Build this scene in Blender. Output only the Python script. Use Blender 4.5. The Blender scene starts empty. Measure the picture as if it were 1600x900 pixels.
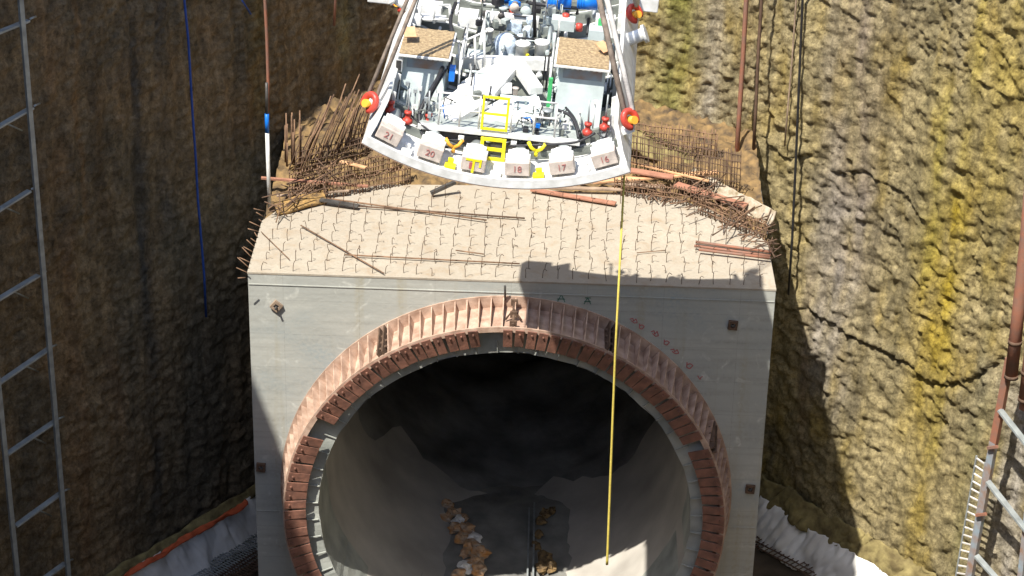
import bpy, math, random
from mathutils import Vector, Matrix, noise
R = math.radians
rnd = random.Random(7)
scene = bpy.context.scene
col = scene.collection

# ------------------------------------------------------------------ camera
F_PX = 3708.0
CAM = Vector((1.46, -66.0, 34.4))
th, rho, psi = R(27.7), R(1.3), R(-1.25)
fwd = Vector((math.sin(psi)*math.cos(th), math.cos(psi)*math.cos(th), -math.sin(th)))
rgt = Vector((math.cos(psi), -math.sin(psi), 0)); upv = rgt.cross(fwd)
cx_ = math.cos(rho)*rgt + math.sin(rho)*upv
cy_ = -math.sin(rho)*rgt + math.cos(rho)*upv
cam = bpy.data.cameras.new('camera'); camo = bpy.data.objects.new('camera', cam); col.objects.link(camo)
mw = Matrix((cx_, cy_, -fwd)).transposed().to_4x4(); mw.translation = CAM
camo.matrix_world = mw
cam.sensor_width = 36; cam.lens = 36*F_PX/1600; cam.clip_end = 3000; cam.clip_start = .5
scene.camera = camo

# ------------------------------------------------------------------ light
SUN = Vector((.33, .465, -1.0)).normalized()
w = bpy.data.worlds.new('World'); scene.world = w; w.use_nodes = True
nt = w.node_tree; bg = nt.nodes['Background']; sky = nt.nodes.new('ShaderNodeTexSky')
sky.sky_type = 'NISHITA'; sky.sun_disc = False
sky.sun_elevation = math.asin(-SUN.z); sky.sun_rotation = math.atan2(-SUN.x, -SUN.y)
nt.links.new(sky.outputs[0], bg.inputs[0]); bg.inputs[1].default_value = 0.15
sl = bpy.data.lights.new('sun', 'SUN'); sl.energy = 4.4; sl.angle = R(.5); sl.color = (1, .95, .86)
so = bpy.data.objects.new('sun', sl); col.objects.link(so); so.location = (-20, -30, 60)
so.rotation_euler = SUN.to_track_quat('-Z', 'Y').to_euler()
vs = scene.view_settings
vs.view_transform = 'Standard'; vs.look = 'None'; vs.gamma = 1; vs.use_curve_mapping = False
vs.exposure = 0.98

# ------------------------------------------------------------------ helpers
def ray(px, py): return fwd*F_PX + cx_*(px-800) - cy_*(py-450)
def at_z(px, py, z):
    d = ray(px, py); return CAM + d*((z-CAM.z)/d.z)
def at_y(px, py, y):
    d = ray(px, py); return CAM + d*((y-CAM.y)/d.y)
def at_line(px, py, a, b, off=0.0):
    ax, ay = a; bx, by = b
    n = Vector((by-ay, ax-bx)).normalized()
    d = ray(px, py)
    if n.x*d.x+n.y*d.y < 0: n = -n                    # n points away from the camera
    t = ((ax-n.x*off-CAM.x)*n.x+(ay-n.y*off-CAM.y)*n.y)/(d.x*n.x+d.y*n.y)
    return CAM + d*t
LA, LB = (-9.7, 8.6), (-13.75, 2.7)
RA, RB = (9.4, 10.6), (14.9, 4.4)

ONES = 'zeroth first second third fourth fifth sixth seventh eighth ninth tenth eleventh twelfth thirteenth fourteenth fifteenth sixteenth seventeenth eighteenth nineteenth'.split()
TENS = {20: 'twenty', 30: 'thirty', 40: 'forty', 50: 'fifty'}
def ordw(n_):
    if n_ < 20: return ONES[n_]
    t_, r_ = n_//10*10, n_ % 10
    return TENS[t_]+'-'+ONES[r_] if r_ else TENS[t_][:-1]+'ieth'

class MB:
    def __init__(s): s.v = []; s.f = []; s.sm = []
    def add(s, vs_, fs, smooth=False):
        b = len(s.v); s.v += [tuple(v) for v in vs_]
        for f in fs: s.f.append([i+b for i in f]); s.sm.append(smooth)
        return s
    def box(s, c, size, m=None, bev=0):
        x, y, z = (k/2 for k in size); c = Vector(c)
        P = [Vector((a*x, b*y, d*z)) for a in (-1, 1) for b in (-1, 1) for d in (-1, 1)]
        if m is not None: P = [m @ p for p in P]
        return s.add([p+c for p in P], [(0,1,3,2),(4,6,7,5),(0,4,5,1),(2,3,7,6),(0,2,6,4),(1,5,7,3)])
    def bar(s, a, b, w_, h, up=Vector((0,0,1))):
        a = Vector(a); b = Vector(b); d = (b-a); L = d.length; d.normalize()
        x = d.cross(up)
        if x.length < 1e-4: x = d.cross(Vector((1,0,0)))
        x.normalize(); z = x.cross(d)
        m = Matrix((x, d, z)).transposed()
        return s.box((a+b)/2, (w_, L, h), m)
    def tube(s, pts, r, n=8, cap=True, r2=None):
        pts = [Vector(p) for p in pts]; N = len(pts)
        t0 = (pts[1]-pts[0]).normalized(); a = t0.orthogonal().normalized()
        V = []; 
        for i, p in enumerate(pts):
            t = (pts[min(i+1, N-1)]-pts[max(i-1, 0)]).normalized()
            a = (a - t*a.dot(t)).normalized(); b = t.cross(a)
            rr = r if r2 is None else r+(r2-r)*i/(N-1)
            for k in range(n):
                q = 2*math.pi*k/n; V.append(p+a*math.cos(q)*rr+b*math.sin(q)*rr)
        Fc = [(i*n+k, i*n+(k+1) % n, (i+1)*n+(k+1) % n, (i+1)*n+k) for i in range(N-1) for k in range(n)]
        s.add(V, Fc, True)
        if cap:
            b0 = len(s.v)-len(V)
            s.f.append([b0+k for k in range(n)][::-1]); s.sm.append(False)
            s.f.append([b0+(N-1)*n+k for k in range(n)]); s.sm.append(False)
        return s
    def lathe(s, prof, c, n=20, m=None):
        c = Vector(c); V = []
        for r_, z in prof:
            for k in range(n):
                q = 2*math.pi*k/n; p = Vector((r_*math.cos(q), r_*math.sin(q), z))
                V.append((m @ p if m else p)+c)
        Fc = [(i*n+k, i*n+(k+1) % n, (i+1)*n+(k+1) % n, (i+1)*n+k) for i in range(len(prof)-1) for k in range(n)]
        return s.add(V, Fc, True)
    def arc(s, r0, r1, y0, y1, a0, a1, n, c=(0, 0), rf=None):
        """ring sector in the xz plane, angle 0 = down, + = to +x"""
        V = []
        for i in range(n+1):
            a = a0+(a1-a0)*i/n; sx, sz = math.sin(a), -math.cos(a)
            for rr, yy in ((r0, y0), (r1, y0), (r1, y1), (r0, y1)):
                V.append((c[0]+sx*rr, yy, c[1]+sz*rr))
        Fc = []
        for i in range(n):
            b = i*4
            for k in range(4): Fc.append((b+k, b+(k+1) % 4, b+4+(k+1) % 4, b+4+k))
        if a1-a0 < 2*math.pi-1e-4:
            Fc += [(3, 2, 1, 0), (n*4, n*4+1, n*4+2, n*4+3)]
        return s.add(V, Fc)
    def poly(s, pts, d):
        """extrude a planar outline by vector d"""
        n = len(pts); d = Vector(d); V = [Vector(p) for p in pts]+[Vector(p)+d for p in pts]
        return s.add(V, [tuple(range(n))[::-1], tuple(range(n, 2*n))]+[(i, (i+1) % n, n+(i+1) % n, n+i) for i in range(n)])
    def build(s, name, m, parent=None, bevel=0, autosm=False):
        me = bpy.data.meshes.new(name); me.from_pydata(s.v, [], s.f)
        me.polygons.foreach_set('use_smooth', s.sm)
        import bmesh
        bm = bmesh.new(); bm.from_mesh(me); bmesh.ops.recalc_face_normals(bm, faces=bm.faces); bm.to_mesh(me); bm.free()
        me.materials.append(m); me.update()
        o = bpy.data.objects.new(name, me); col.objects.link(o)
        if parent: o.parent = parent
        if bevel:
            b = o.modifiers.new('bevel', 'BEVEL'); b.width = bevel; b.segments = 2; b.limit_method = 'ANGLE'
        return o

def tag(o, label, cat, group=None, kind=None):
    if label: o['label'] = label
    if cat: o['category'] = cat
    if group: o['group'] = group
    if kind: o['kind'] = kind
    return o
def empty(name, loc=(0, 0, 0)):
    o = bpy.data.objects.new(name, None); col.objects.link(o); o.location = loc; o.empty_display_size = .3; return o
def copy_tree(o, parent=None):
    c = o.copy(); col.objects.link(c); c.parent = parent
    for ch in list(o.children): copy_tree(ch, c)
    return c

def mat(name, c, rough=.7, var=.25, scale=3.0, bump=.2, bscale=None, metal=0, c2=None, spec=.4, stretch=(1,1,1), trans=0):
    m = bpy.data.materials.new(name); m.use_nodes = True; t = m.node_tree; N = t.nodes; L = t.links
    b = N['Principled BSDF']; b.inputs['Roughness'].default_value = rough; b.inputs['Metallic'].default_value = metal
    b.inputs['Specular IOR Level'].default_value = spec
    tc = N.new('ShaderNodeTexCoord'); mp = N.new('ShaderNodeMapping'); mp.inputs['Scale'].default_value = stretch
    L.new(tc.outputs['Object'], mp.inputs[0])
    n1 = N.new('ShaderNodeTexNoise'); n1.inputs['Scale'].default_value = scale; n1.inputs['Detail'].default_value = 6
    L.new(mp.outputs[0], n1.inputs[0])
    mr = N.new('ShaderNodeMapRange'); mr.inputs[1].default_value = .32; mr.inputs[2].default_value = .68
    L.new(n1.outputs[0], mr.inputs[0])
    mx = N.new('ShaderNodeMix'); mx.data_type = 'RGBA'
    cc = c2 if c2 else tuple(k*(1-var) for k in c)
    mx.inputs[6].default_value = (*cc, 1); mx.inputs[7].default_value = (*[min(1, k*(1+(0 if c2 else var*.4))) for k in c], 1)
    L.new(mr.outputs[0], mx.inputs[0]); L.new(mx.outputs[2], b.inputs['Base Color'])
    if bump:
        n2 = N.new('ShaderNodeTexNoise'); n2.inputs['Scale'].default_value = bscale or scale*6; n2.inputs['Detail'].default_value = 5
        L.new(mp.outputs[0], n2.inputs[0]); bp = N.new('ShaderNodeBump'); bp.inputs['Strength'].default_value = bump; bp.inputs['Distance'].default_value = .03
        L.new(n2.outputs[0], bp.inputs['Height']); L.new(bp.outputs[0], b.inputs['Normal'])
    if trans: b.inputs['Transmission Weight'].default_value = trans
    return m

M = dict(
    white=mat('white_paint', (.76,.76,.74), .4, .22, 4, .1, c2=(.56,.56,.53)),
    pale=mat('pale_grey_paint', (.46,.52,.51), .45, .2, 2),
    grey=mat('grey_paint', (.33,.36,.34), .5, .3, 3),
    beige=mat('beige_pad', (.52,.45,.39), .7, .25, 6),
    shade=mat('shade_grey_green', (.17,.185,.165), .55, .4, 3, .2),  # grey-green of the shade around the deck, put in as base colour
    dark=mat('dark_rubber', (.025,.025,.028), .55, .4, 5),
    darksteel=mat('dark_steel', (.09,.085,.08), .5, .5, 3, metal=.3),
    red=mat('red_paint', (.50,.06,.04), .4, .25, 5),
    yellow=mat('yellow_paint', (.85,.72,.02), .45, .1, 5, 0),
    orange=mat('orange_paint', (.75,.36,.04), .5, .1, 5, 0),
    blue=mat('blue_paint', (.01,.16,.62), .35, .2, 4, 0),
    green=mat('green_paint', (.06,.40,.13), .5, .2, 4, 0),
    plastic=mat('plastic_wrap', (.62,.72,.82), .18, .5, 9, .9, 7, spec=.8),
    roofmat=mat('gravelly_roof', (.40,.30,.17), .9, .5, 14, .8, 22, c2=(.20,.14,.08)),
    sling=mat('brown_sling', (.24,.19,.15), .8, .4, 6, .3),
    slingw=mat('pale_sling', (.62,.59,.55), .8, .35, 4, .3),  # white highlights of the right slings put into the colour; also rungs, cap
    rust=mat('rusty_rebar', (.21,.125,.075), .85, .5, 4, .2),
    rustd=mat('dark_rusty_rebar', (.115,.07,.045), .85, .4, 4, .2),
    rustpipe=mat('rusty_pipe', (.30,.12,.07), .75, .5, 2.5, .3, c2=(.20,.12,.09)),
    oxide=mat('red_oxide_primer', (.53,.385,.295), .65, .3, 2.6, .4, 9, c2=(.30,.19,.135)),
    finger=mat('red_oxide_plate', (.27,.125,.085), .65, .35, 3.2, .4, 9, c2=(.13,.065,.047)),
    galv=mat('galvanised_steel', (.34,.37,.37), .45, .3, 3, .1, metal=.25),
    bluesteel=mat('blue_grey_steel', (.25,.32,.37), .45, .4, 2.5, .1, c2=(.27,.17,.12)),
    wood=mat('fresh_plank', (.62,.36,.19), .8, .3, 3, .3, stretch=(1,1,1)),
    woodr=mat('reddish_plank', (.36,.17,.11), .8, .3, 3, .3),
    woodg=mat('weathered_plank', (.33,.24,.17), .85, .4, 3, .3),
    rope=mat('yellow_rope', (.62,.50,.10), .7, .2, 12, .2),
    bluerope=mat('blue_rope', (.02,.07,.32), .6, .2, 6, .2),
    blackhose=mat('black_hose', (.02,.02,.022), .5, .3, 6, 0),
    sleeve=mat('sleeve_concrete', (.40,.41,.37), .7, .4, .9, .4, 8, c2=(.22,.235,.215)),
    lining=mat('tunnel_lining', (.44,.41,.365), .65, .3, .5, .15, 10),
    rockdark=mat('dark_wet_rock', (.22,.215,.20), .5, .6, .6, .9, 3),
    mud=mat('muddy_floor', (.31,.30,.27), .5, .5, .9, .7, 4, c2=(.15,.15,.14)),
    soil=mat('shaft_floor_mud', (.10,.075,.05), .8, .5, .8, .8, 5),
    tarp=mat('white_geotextile', (.78,.77,.74), .7, .35, .9, .3, 5, c2=(.58,.56,.53)),
    tarpo=mat('orange_strip', (.55,.11,.04), .6, .3, 3, .2),
    moss=mat('mossy_kerb', (.27,.22,.09), .9, .5, 2.5, 1, 9, c2=(.10,.075,.03)),
    sack=mat('orange_debris', (.50,.22,.05), .7, .5, 2.5, .5, 6, c2=(.38,.34,.28)),
    lime=mat('lime_crust', (.46,.40,.32), .9, .5, 4, 1, 8, c2=(.20,.15,.08)),
    ochre=mat('ochre_crust', (.36,.22,.075), .9, .5, 6, 1, 10, c2=(.11,.07,.035)),
    sprayp=mat('faded_red_paint', (.42,.17,.15), .7, .4, 9, 0),
    sprayr=mat('red_spray_paint', (.42,.11,.11), .7, .1, 5, 0),
    sprayg=mat('green_spray_paint', (.07,.17,.13), .7, .1, 5, 0),
    brownrock=mat('brown_debris', (.25,.16,.065), .9, .5, 3.0, 1, 9, c2=(.06,.042,.026)),
)

# ------------------------------------------------------------------ concrete of the block
def concrete(name, c, c2, top=False):
    m = bpy.data.materials.new(name); m.use_nodes = True; t = m.node_tree; N = t.nodes; L = t.links
    b = N['Principled BSDF']; b.inputs['Roughness'].default_value = .85; b.inputs['Specular IOR Level'].default_value = .25
    tc = N.new('ShaderNodeTexCoord')
    def nz(sc, det, stretch, lo, hi, dist=0):
        mp = N.new('ShaderNodeMapping'); mp.inputs['Scale'].default_value = stretch; L.new(tc.outputs['Object'], mp.inputs[0])
        n = N.new('ShaderNodeTexNoise'); n.inputs['Scale'].default_value = sc; n.inputs['Detail'].default_value = det; n.inputs['Distortion'].default_value = dist
        L.new(mp.outputs[0], n.inputs[0]); r = N.new('ShaderNodeMapRange'); r.inputs[1].default_value = lo; r.inputs[2].default_value = hi
        L.new(n.outputs[0], r.inputs[0]); return r.outputs[0]
    def mix(f, a, bcol, mul=False):
        x = N.new('ShaderNodeMix'); x.data_type = 'RGBA'; x.blend_type = 'MULTIPLY' if mul else 'MIX'
        if isinstance(f, float): x.inputs[0].default_value = f
        else: L.new(f, x.inputs[0])
        for i, q in ((6, a), (7, bcol)):
            if isinstance(q, tuple): x.inputs[i].default_value = (*q, 1)
            else: L.new(q, x.inputs[i])
        return x.outputs[2]
    o = mix(nz(.45, 5, (1, 1, 1.6), .35, .65, .6), c, c2)
    if not top:
        o = mix(nz(1.0, 4, (.35, 1, 5), .45, .72), o, tuple(k*.66 for k in c))           # horizontal lifts
        o = mix(nz(.6, 5, (2.6, 1, .12), .56, .75), o, (c[0]*.72, c[1]*.62, c[2]*.42))     # rusty runs
        o = mix(nz(1.6, 6, (1, 1, 1), .6, .72, 1.2), o, tuple(min(.8, k*1.25) for k in c)) # lime patches
    else:
        o = mix(nz(1.6, 6, (1, 1, 1), .5, .75, .8), o, (c[0]*.75, c[1]*.62, c[2]*.5))
        o = mix(nz(14, 4, (1, 1, 1), .55, .8), o, tuple(k*.6 for k in c))
    if not top: o = mix(nz(.28, 6, (1, 1, 1.3), .5, .68, 1.0), o, (c[0]*.66, c[1]*.74, c[2]*.82))
    if not top:
        sx_ = N.new('ShaderNodeSeparateXYZ'); L.new(tc.outputs['Object'], sx_.inputs[0]); cb_ = N.new('ShaderNodeCombineXYZ'); L.new(sx_.outputs[0], cb_.inputs[0]); L.new(sx_.outputs[2], cb_.inputs[1])
        bt = N.new('ShaderNodeTexBrick'); L.new(cb_.outputs[0], bt.inputs[0]); bt.offset = 0
        bt.inputs['Color1'].default_value = (1, 1, 1, 1); bt.inputs['Color2'].default_value = (.90, .915, .93, 1); bt.inputs['Mortar'].default_value = (.70, .70, .70, 1)
        bt.inputs['Scale'].default_value = 1; bt.inputs['Mortar Size'].default_value = .012; bt.inputs['Brick Width'].default_value = 2.4; bt.inputs['Row Height'].default_value = 1.22
        o = mix(.75, o, bt.outputs[0], True)
    o = mix(nz(9, 6, (1, 1, 1), .3, .75), o, tuple(k*.82 for k in c))
    L.new(o, b.inputs['Base Color'])
    n2 = N.new('ShaderNodeTexNoise'); n2.inputs['Scale'].default_value = 5 if not top else 7; n2.inputs['Detail'].default_value = 8
    L.new(tc.outputs['Object'], n2.inputs[0]); bp = N.new('ShaderNodeBump'); bp.inputs['Strength'].default_value = .35 if not top else .6; bp.inputs['Distance'].default_value = .03
    L.new(n2.outputs[0], bp.inputs['Height']); L.new(bp.outputs[0], b.inputs['Normal'])
    return m
M['conc'] = concrete('headwall_concrete', (.47,.475,.43), (.36,.375,.35))
M['conctop'] = concrete('dusty_top_concrete', (.40,.355,.285), (.35,.305,.245), True)

# ------------------------------------------------------------------ rock face of the shaft
plan = [(-18.6,-64),(-18.6,-30),(-18.6,-14),(-18.4,-7),(-16.9,-1.9),(-13.75,2.7),(-9.7,8.6),(-6.6,13.1),(-4.6,15.2),(-1.8,15.5),
        (1.5,14.3),(5.0,13.1),(9.4,10.4),(14.9,4.4),(18.0,.4),(19.6,-6),(19.8,-14),(19.8,-30),(19.8,-64)]
def catmull(P, step):
    P = [Vector(p) for p in P]; out = []
    for i in range(len(P)-1):
        a = P[max(i-1, 0)]; b = P[i]; c = P[i+1]; d = P[min(i+2, len(P)-1)]
        n = max(1, int((c-b).length/step))
        for k in range(n):
            t = k/n
            out.append(.5*((2*b)+(c-a)*t+(2*a-5*b+4*c-d)*t*t+(3*b-a-3*c+d)*t**3))
    out.append(P[-1]); return out
pl0 = catmull(plan, .05)
cum = [0]
for i in range(1, len(pl0)): cum.append(cum[-1]+(pl0[i]-pl0[i-1]).length)
def s_of(x, y):
    best = min(range(len(pl0)), key=lambda i: (pl0[i].x-x)**2+(pl0[i].y-y)**2); return cum[best]
import bisect
def wall_at(s):
    i = min(max(bisect.bisect(cum, s)-1, 0), len(pl0)-2)
    t = (s-cum[i])/max(1e-6, cum[i+1]-cum[i]); p = pl0[i].lerp(pl0[i+1], t)
    a = pl0[max(i-30, 0)]; b = pl0[min(i+31, len(pl0)-1)]; d = (b-a).normalized()
    return p, Vector((d.y, -d.x))                       # inward normal
def sz(px, py):
    """wall coordinates (s, z) seen at a photo pixel"""
    a, b = (LA, LB) if px < 700 else (RA, RB)
    p = at_line(px, py, a, b); return s_of(p.x, p.y), p.z
S0, S1 = s_of(-18.4, -8), s_of(19.6, -7)
SM = s_of(-1.5, 15.4)
cols = []; s = 0
while s < cum[-1]:
    cols.append(s); s += .095 if S0 < s < S1 else 1.0
cols.append(cum[-1])
rows = []; z = -15.75
ZT = 27.5
while z < ZT:
    rows.append(z); z += .095 if z < 9 else .9
rows.append(ZT)
def pl_dist(p, line):
    best = 9
    for (a, b) in zip(line[:-1], line[1:]):
        ax, ay = a; bx, by = b; dx, dy = bx-ax, by-ay; t = max(0, min(1, ((p[0]-ax)*dx+(p[1]-ay)*dy)/(dx*dx+dy*dy)))
        ex, ey = p[0]-ax-dx*t, p[1]-ay-dy*t; d = math.hypot(ex, ey)
        if d < abs(best): best = d if ey > 0 else -d
    return best
cracks = [[sz(*q) for q in l] for l in (
    [(1232,478),(1262,482),(1300,505),(1330,530),(1380,555),(1420,575),(1445,597),(1475,602),(1520,588),(1560,560)],
    [(1300,268),(1340,272),(1372,288),(1400,300),(1430,340)], [(1470,40),(1500,95),(1540,130),(1580,150)],
    [(1215,222),(1236,245),(1262,240)])]
def g(x, c, w_): return math.exp(-((x-c)/w_)**2)
def sp(px, py=0): return sz(px, py)[0]
grooves = [(sp(1538,250), -1.9, 1.6), (sp(1520,330), -3.6, 0), (sp(1545,560), -6.5, -1), (sp(1465,640), -9, -4.5), (sp(1480,640), -8, -4), (sp(1445,760), -13, -7.5), (sp(1455,760), -12, -8), (sp(1390,100), -2, 6), (sp(1210,100), -2, 6)]
streaks = [
    (sp(1180,100), .3, -2, 20, (.20,.15,.08), .6), (sp(1400,500), .25, -8, 20, (.19,.16,.08), .6), (sp(1360,100), .2, -1, 20, (.22,.18,.10), .6), (sp(1500,300), .3, -9, 8, (.42,.33,.08), .6), (sp(1545,500), .25, -12, 8, (.20,.18,.10), .5), (sp(1255,640), .3, -14, -5, (.30,.21,.13), .5),  # (s centre, width, z low, z high, colour, strength)
    (sp(1085), .75, -1.5, 20, (.24,.23,.04), .75), (sp(1135), .5, -2, 20, (.38,.34,.28), .7), (sp(1310), .45, -6, 20, (.34,.29,.22), .4),
    (sp(1290,350), .35, -7, 1.5, (.36,.31,.25), .45), (sp(1340,200), 1.0, -4, 20, (.26,.21,.17), .6),
    (sp(1470,480), .8, -5.5, .5, (.38,.27,.02), .8), (sp(1420,650), .5, -8, -3, (.44,.31,.02), .7), (sp(1465,250), .6, -2, 4, (.36,.29,.06), .6),
    (sp(1560,150), 1.0, -1, 20, (.40,.30,.05), .5), (sp(1290,600), 1.0, -8.5, -1.5, (.33,.30,.27), .6), (sp(1200,60), .4, -3, 20, (.40,.33,.20), .4),
    (sp(1440,750), .8, -14, -7, (.33,.25,.06), .5), (sp(1530,700), .8, -14, -6, (.27,.23,.08), .5), (sp(1590,800), 1.4, -14, -5, (.46,.42,.36), .8),
    (sp(70), .55, -15, 20, (.27,.175,.09), .7), (sp(112), .12, 1, 20, (.30,.18,.08), .7), (sp(150,200), .45, -6, 20, (.12,.085,.05), .6),
    (sp(205), .35, -15, 20, (.08,.075,.065), .8), (sp(175,600), .6, -15, -6, (.24,.16,.09), .6), (sp(250), .4, -1, 20, (.10,.09,.08), .5),
    (sp(330,600), 1.5, -15, -2, (.12,.11,.085), .5), (sp(130,700), .3, -15, 0, (.24,.15,.08), .6), (sp(540), .5, 2.2, 20, (.34,.30,.16), .7), (sp(405), .5, 1.8, 20, (.22,.17,.06), .6),  # last two paint sunlit patches high on the left rock
]
V = []; C = []
for s in cols:
    p, n = wall_at(s)
    fine = S0-1 < s < S1+1
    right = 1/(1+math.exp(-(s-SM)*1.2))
    for z in rows:
        d = 0
        if fine and z < 10:
            wz = noise.noise(Vector((s*.5, z*.5, 3.1))); wx = noise.noise(Vector((s*.5, z*.5, 9.7)))
            ca, sa = math.cos(-.42), math.sin(-.42)
            w2 = noise.noise(Vector((s*1.4, z*1.4, 3.1))); w3 = noise.noise(Vector((s*1.4, z*1.4, 9.7)))
            u = (s*ca+z*sa)*.55+wx*1.1+w2*.35; v = (-s*sa+z*ca)*1.0+wz*1.1+w3*.35
            dist, pts = noise.voronoi(Vector((u, v, 0.3)))
            cell = (v-pts[0].y)
            lump = min(1, (dist[1]-dist[0])*2.2)
            d2, p2 = noise.voronoi(Vector((u*2.7+4, v*2.5, 7.3)))
            l2 = min(1, (d2[1]-d2[0])*2.5)
            big = noise.noise(Vector((s*.13, z*.07, 1)))*.55+noise.noise(Vector((s*.35, z*.18, 5)))*.25
            fr = noise.fractal(Vector((s*1.6, z*1.9, 2)), .9, 2.1, 5)
            patch = (.50+.50*max(-1, min(1, noise.noise(Vector((s*.28, z*.22, 12.)))*2.6)))*(1 if z > -4 else max(.55, 1+(z+4)*.1))
            flute = noise.fractal(Vector((s*1.1, z*.13, 21.)), .8, 2, 3)
            d = big*right + big*.5*(1-right)
            d += (.05*right+.01*(1-right))*patch*((lump-1)*.5 - cell*1.0)
            d += (.028*right+.02*(1-right))*((l2-1)*.5 - (v*2.5-p2[0].y)*.9)*max(0, (1.5*patch-.3))
            fr2 = noise.hetero_terrain(Vector((s*2.6+z*.8, z*3.4, 8)), .7, 2.2, 5, .6)
            rg1 = 1-abs(noise.noise(Vector((s*2.1+z*.9+w2, z*2.9, 17.))))*2
            rg2 = 1-abs(noise.noise(Vector((s*4.9-z*1.2, z*5.6, 27.))))*2
            fr3 = noise.fractal(Vector((s*4.2, z*5.2, 44)), .55, 2.1, 4)
            d += (.13*right+.07*(1-right))*fr + .04*fr2 + .06*fr3*(.4+.9*patch) + (.05*rg1*abs(rg1)+.025*rg2)*(.5+.8*patch)*(.35+.65*right) + flute*(.04*right+.15*(1-right))
            if right > .5:
                for (gs, g0, g1) in grooves:
                    if abs(s-gs-.02*(z-g0)) < .16 and g0 < z < g1: d -= .07*g(s-gs-.02*(z-g0), 0, .06)
                for ln in cracks:
                    if abs(z-ln[0][1]) < 8:
                        e = pl_dist((s, z), ln)
                        kk = (1, .45, .35, .6)[cracks.index(ln)]*(.6+.8*abs(noise.noise(Vector((s*1.1, 3, 3)))))
                        if e > 0 and e < 1.2: d += kk*.16*math.exp(-e/.30)
                        elif -.35 < e <= 0: d -= kk*.24*math.exp(e/.12)
        else:
            d = noise.noise(Vector((s*.13, z*.07, 1)))*.5
        d -= .1
        V.append((p.x+n.x*d, p.y+n.y*d, z))
        # rock colour, browner at left, with stains and painted sunlit patches over it
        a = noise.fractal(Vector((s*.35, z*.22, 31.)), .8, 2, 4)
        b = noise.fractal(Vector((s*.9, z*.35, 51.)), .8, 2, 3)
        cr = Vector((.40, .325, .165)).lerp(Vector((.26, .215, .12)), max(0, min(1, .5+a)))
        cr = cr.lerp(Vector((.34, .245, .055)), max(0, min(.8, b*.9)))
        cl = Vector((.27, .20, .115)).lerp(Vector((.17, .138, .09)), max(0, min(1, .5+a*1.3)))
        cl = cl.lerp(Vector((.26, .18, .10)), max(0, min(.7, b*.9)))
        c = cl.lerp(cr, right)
        for (sc, wd, z0, z1, cc, k) in streaks:
            e = abs(s-sc-.25*noise.noise(Vector((z*.35, sc, 0))))
            if e < wd*2.2 and z0-1.5 < z < z1+1.5:
                f = g(e, 0, wd)*k*max(0, min(1, (z-z0+1.5)/1.5))*max(0, min(1, (z1+1.5-z)/1.5))
                f *= .55+.9*noise.noise(Vector((s*2.2, z*.5, sc)))+.2
                c = c.lerp(Vector(cc), max(0, min(1, f)))
        C.append((c.x, c.y, c.z, 1))
nr = len(rows)
Fc = [(i*nr+k, (i+1)*nr+k, (i+1)*nr+k+1, i*nr+k+1) for i in range(len(cols)-1) for k in range(nr-1)]
def in_bore(f):
    return all(V[q][1] > 7 and math.hypot(V[q][0]+.04, V[q][2]+7.95) < 7.1 for q in f)
Fc = [f for f in Fc if not in_bore(f)]                  # the tunnel leaves the shaft through this opening
me = bpy.data.meshes.new('rock_face'); me.from_pydata(V, [], Fc)
me.polygons.foreach_set('use_smooth', [True]*len(Fc))
ca_ = me.color_attributes.new('rock', 'FLOAT_COLOR', 'POINT')
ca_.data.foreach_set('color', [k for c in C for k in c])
mr_ = bpy.data.materials.new('shaft_rock'); mr_.use_nodes = True
t = mr_.node_tree; N = t.nodes; L = t.links; b = N['Principled BSDF']; b.inputs['Roughness'].default_value = .85; b.inputs['Specular IOR Level'].default_value = .2
at_ = N.new('ShaderNodeAttribute'); at_.attribute_name = 'rock'
tc = N.new('ShaderNodeTexCoord')
mp = N.new('ShaderNodeMapping'); mp.inputs['Scale'].default_value = (1.6, 1.6, .5); L.new(tc.outputs['Object'], mp.inputs[0])
n1 = N.new('ShaderNodeTexNoise'); n1.inputs['Scale'].default_value = 2.2; n1.inputs['Detail'].default_value = 9; n1.inputs['Roughness'].default_value = .65; L.new(mp.outputs[0], n1.inputs[0])
rg = N.new('ShaderNodeMapRange'); rg.inputs[1].default_value = .3; rg.inputs[2].default_value = .7; rg.inputs[3].default_value = .5; rg.inputs[4].default_value = 1.35; L.new(n1.outputs[0], rg.inputs[0])
mx = N.new('ShaderNodeMix'); mx.data_type = 'RGBA'; mx.blend_type = 'MULTIPLY'; mx.inputs[0].default_value = 1
n4 = N.new('ShaderNodeTexNoise'); n4.inputs['Scale'].default_value = 7; n4.inputs['Detail'].default_value = 10; n4.inputs['Roughness'].default_value = .8; n4.inputs['Distortion'].default_value = .6; L.new(tc.outputs['Object'], n4.inputs[0])
rg2_ = N.new('ShaderNodeMapRange'); rg2_.inputs[1].default_value = .36; rg2_.inputs[2].default_value = .56; rg2_.inputs[3].default_value = .45; rg2_.inputs[4].default_value = 1.12; L.new(n4.outputs[0], rg2_.inputs[0])
mul_ = N.new('ShaderNodeMath'); mul_.operation = 'MULTIPLY'; L.new(rg.outputs[0], mul_.inputs[0]); L.new(rg2_.outputs[0], mul_.inputs[1])
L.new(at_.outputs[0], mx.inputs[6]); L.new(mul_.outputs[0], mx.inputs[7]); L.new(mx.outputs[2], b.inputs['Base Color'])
n2 = N.new('ShaderNodeTexNoise'); n2.inputs['Scale'].default_value = 4.5; n2.inputs['Detail'].default_value = 10; n2.inputs['Roughness'].default_value = .7; L.new(tc.outputs['Object'], n2.inputs[0])
bp = N.new('ShaderNodeBump'); bp.inputs['Strength'].default_value = .9; bp.inputs['Distance'].default_value = .17; L.new(n2.outputs[0], bp.inputs['Height'])
n3 = N.new('ShaderNodeTexNoise'); n3.inputs['Scale'].default_value = 15; n3.inputs['Detail'].default_value = 8; n3.inputs['Roughness'].default_value = .8; L.new(tc.outputs['Object'], n3.inputs[0])
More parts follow.
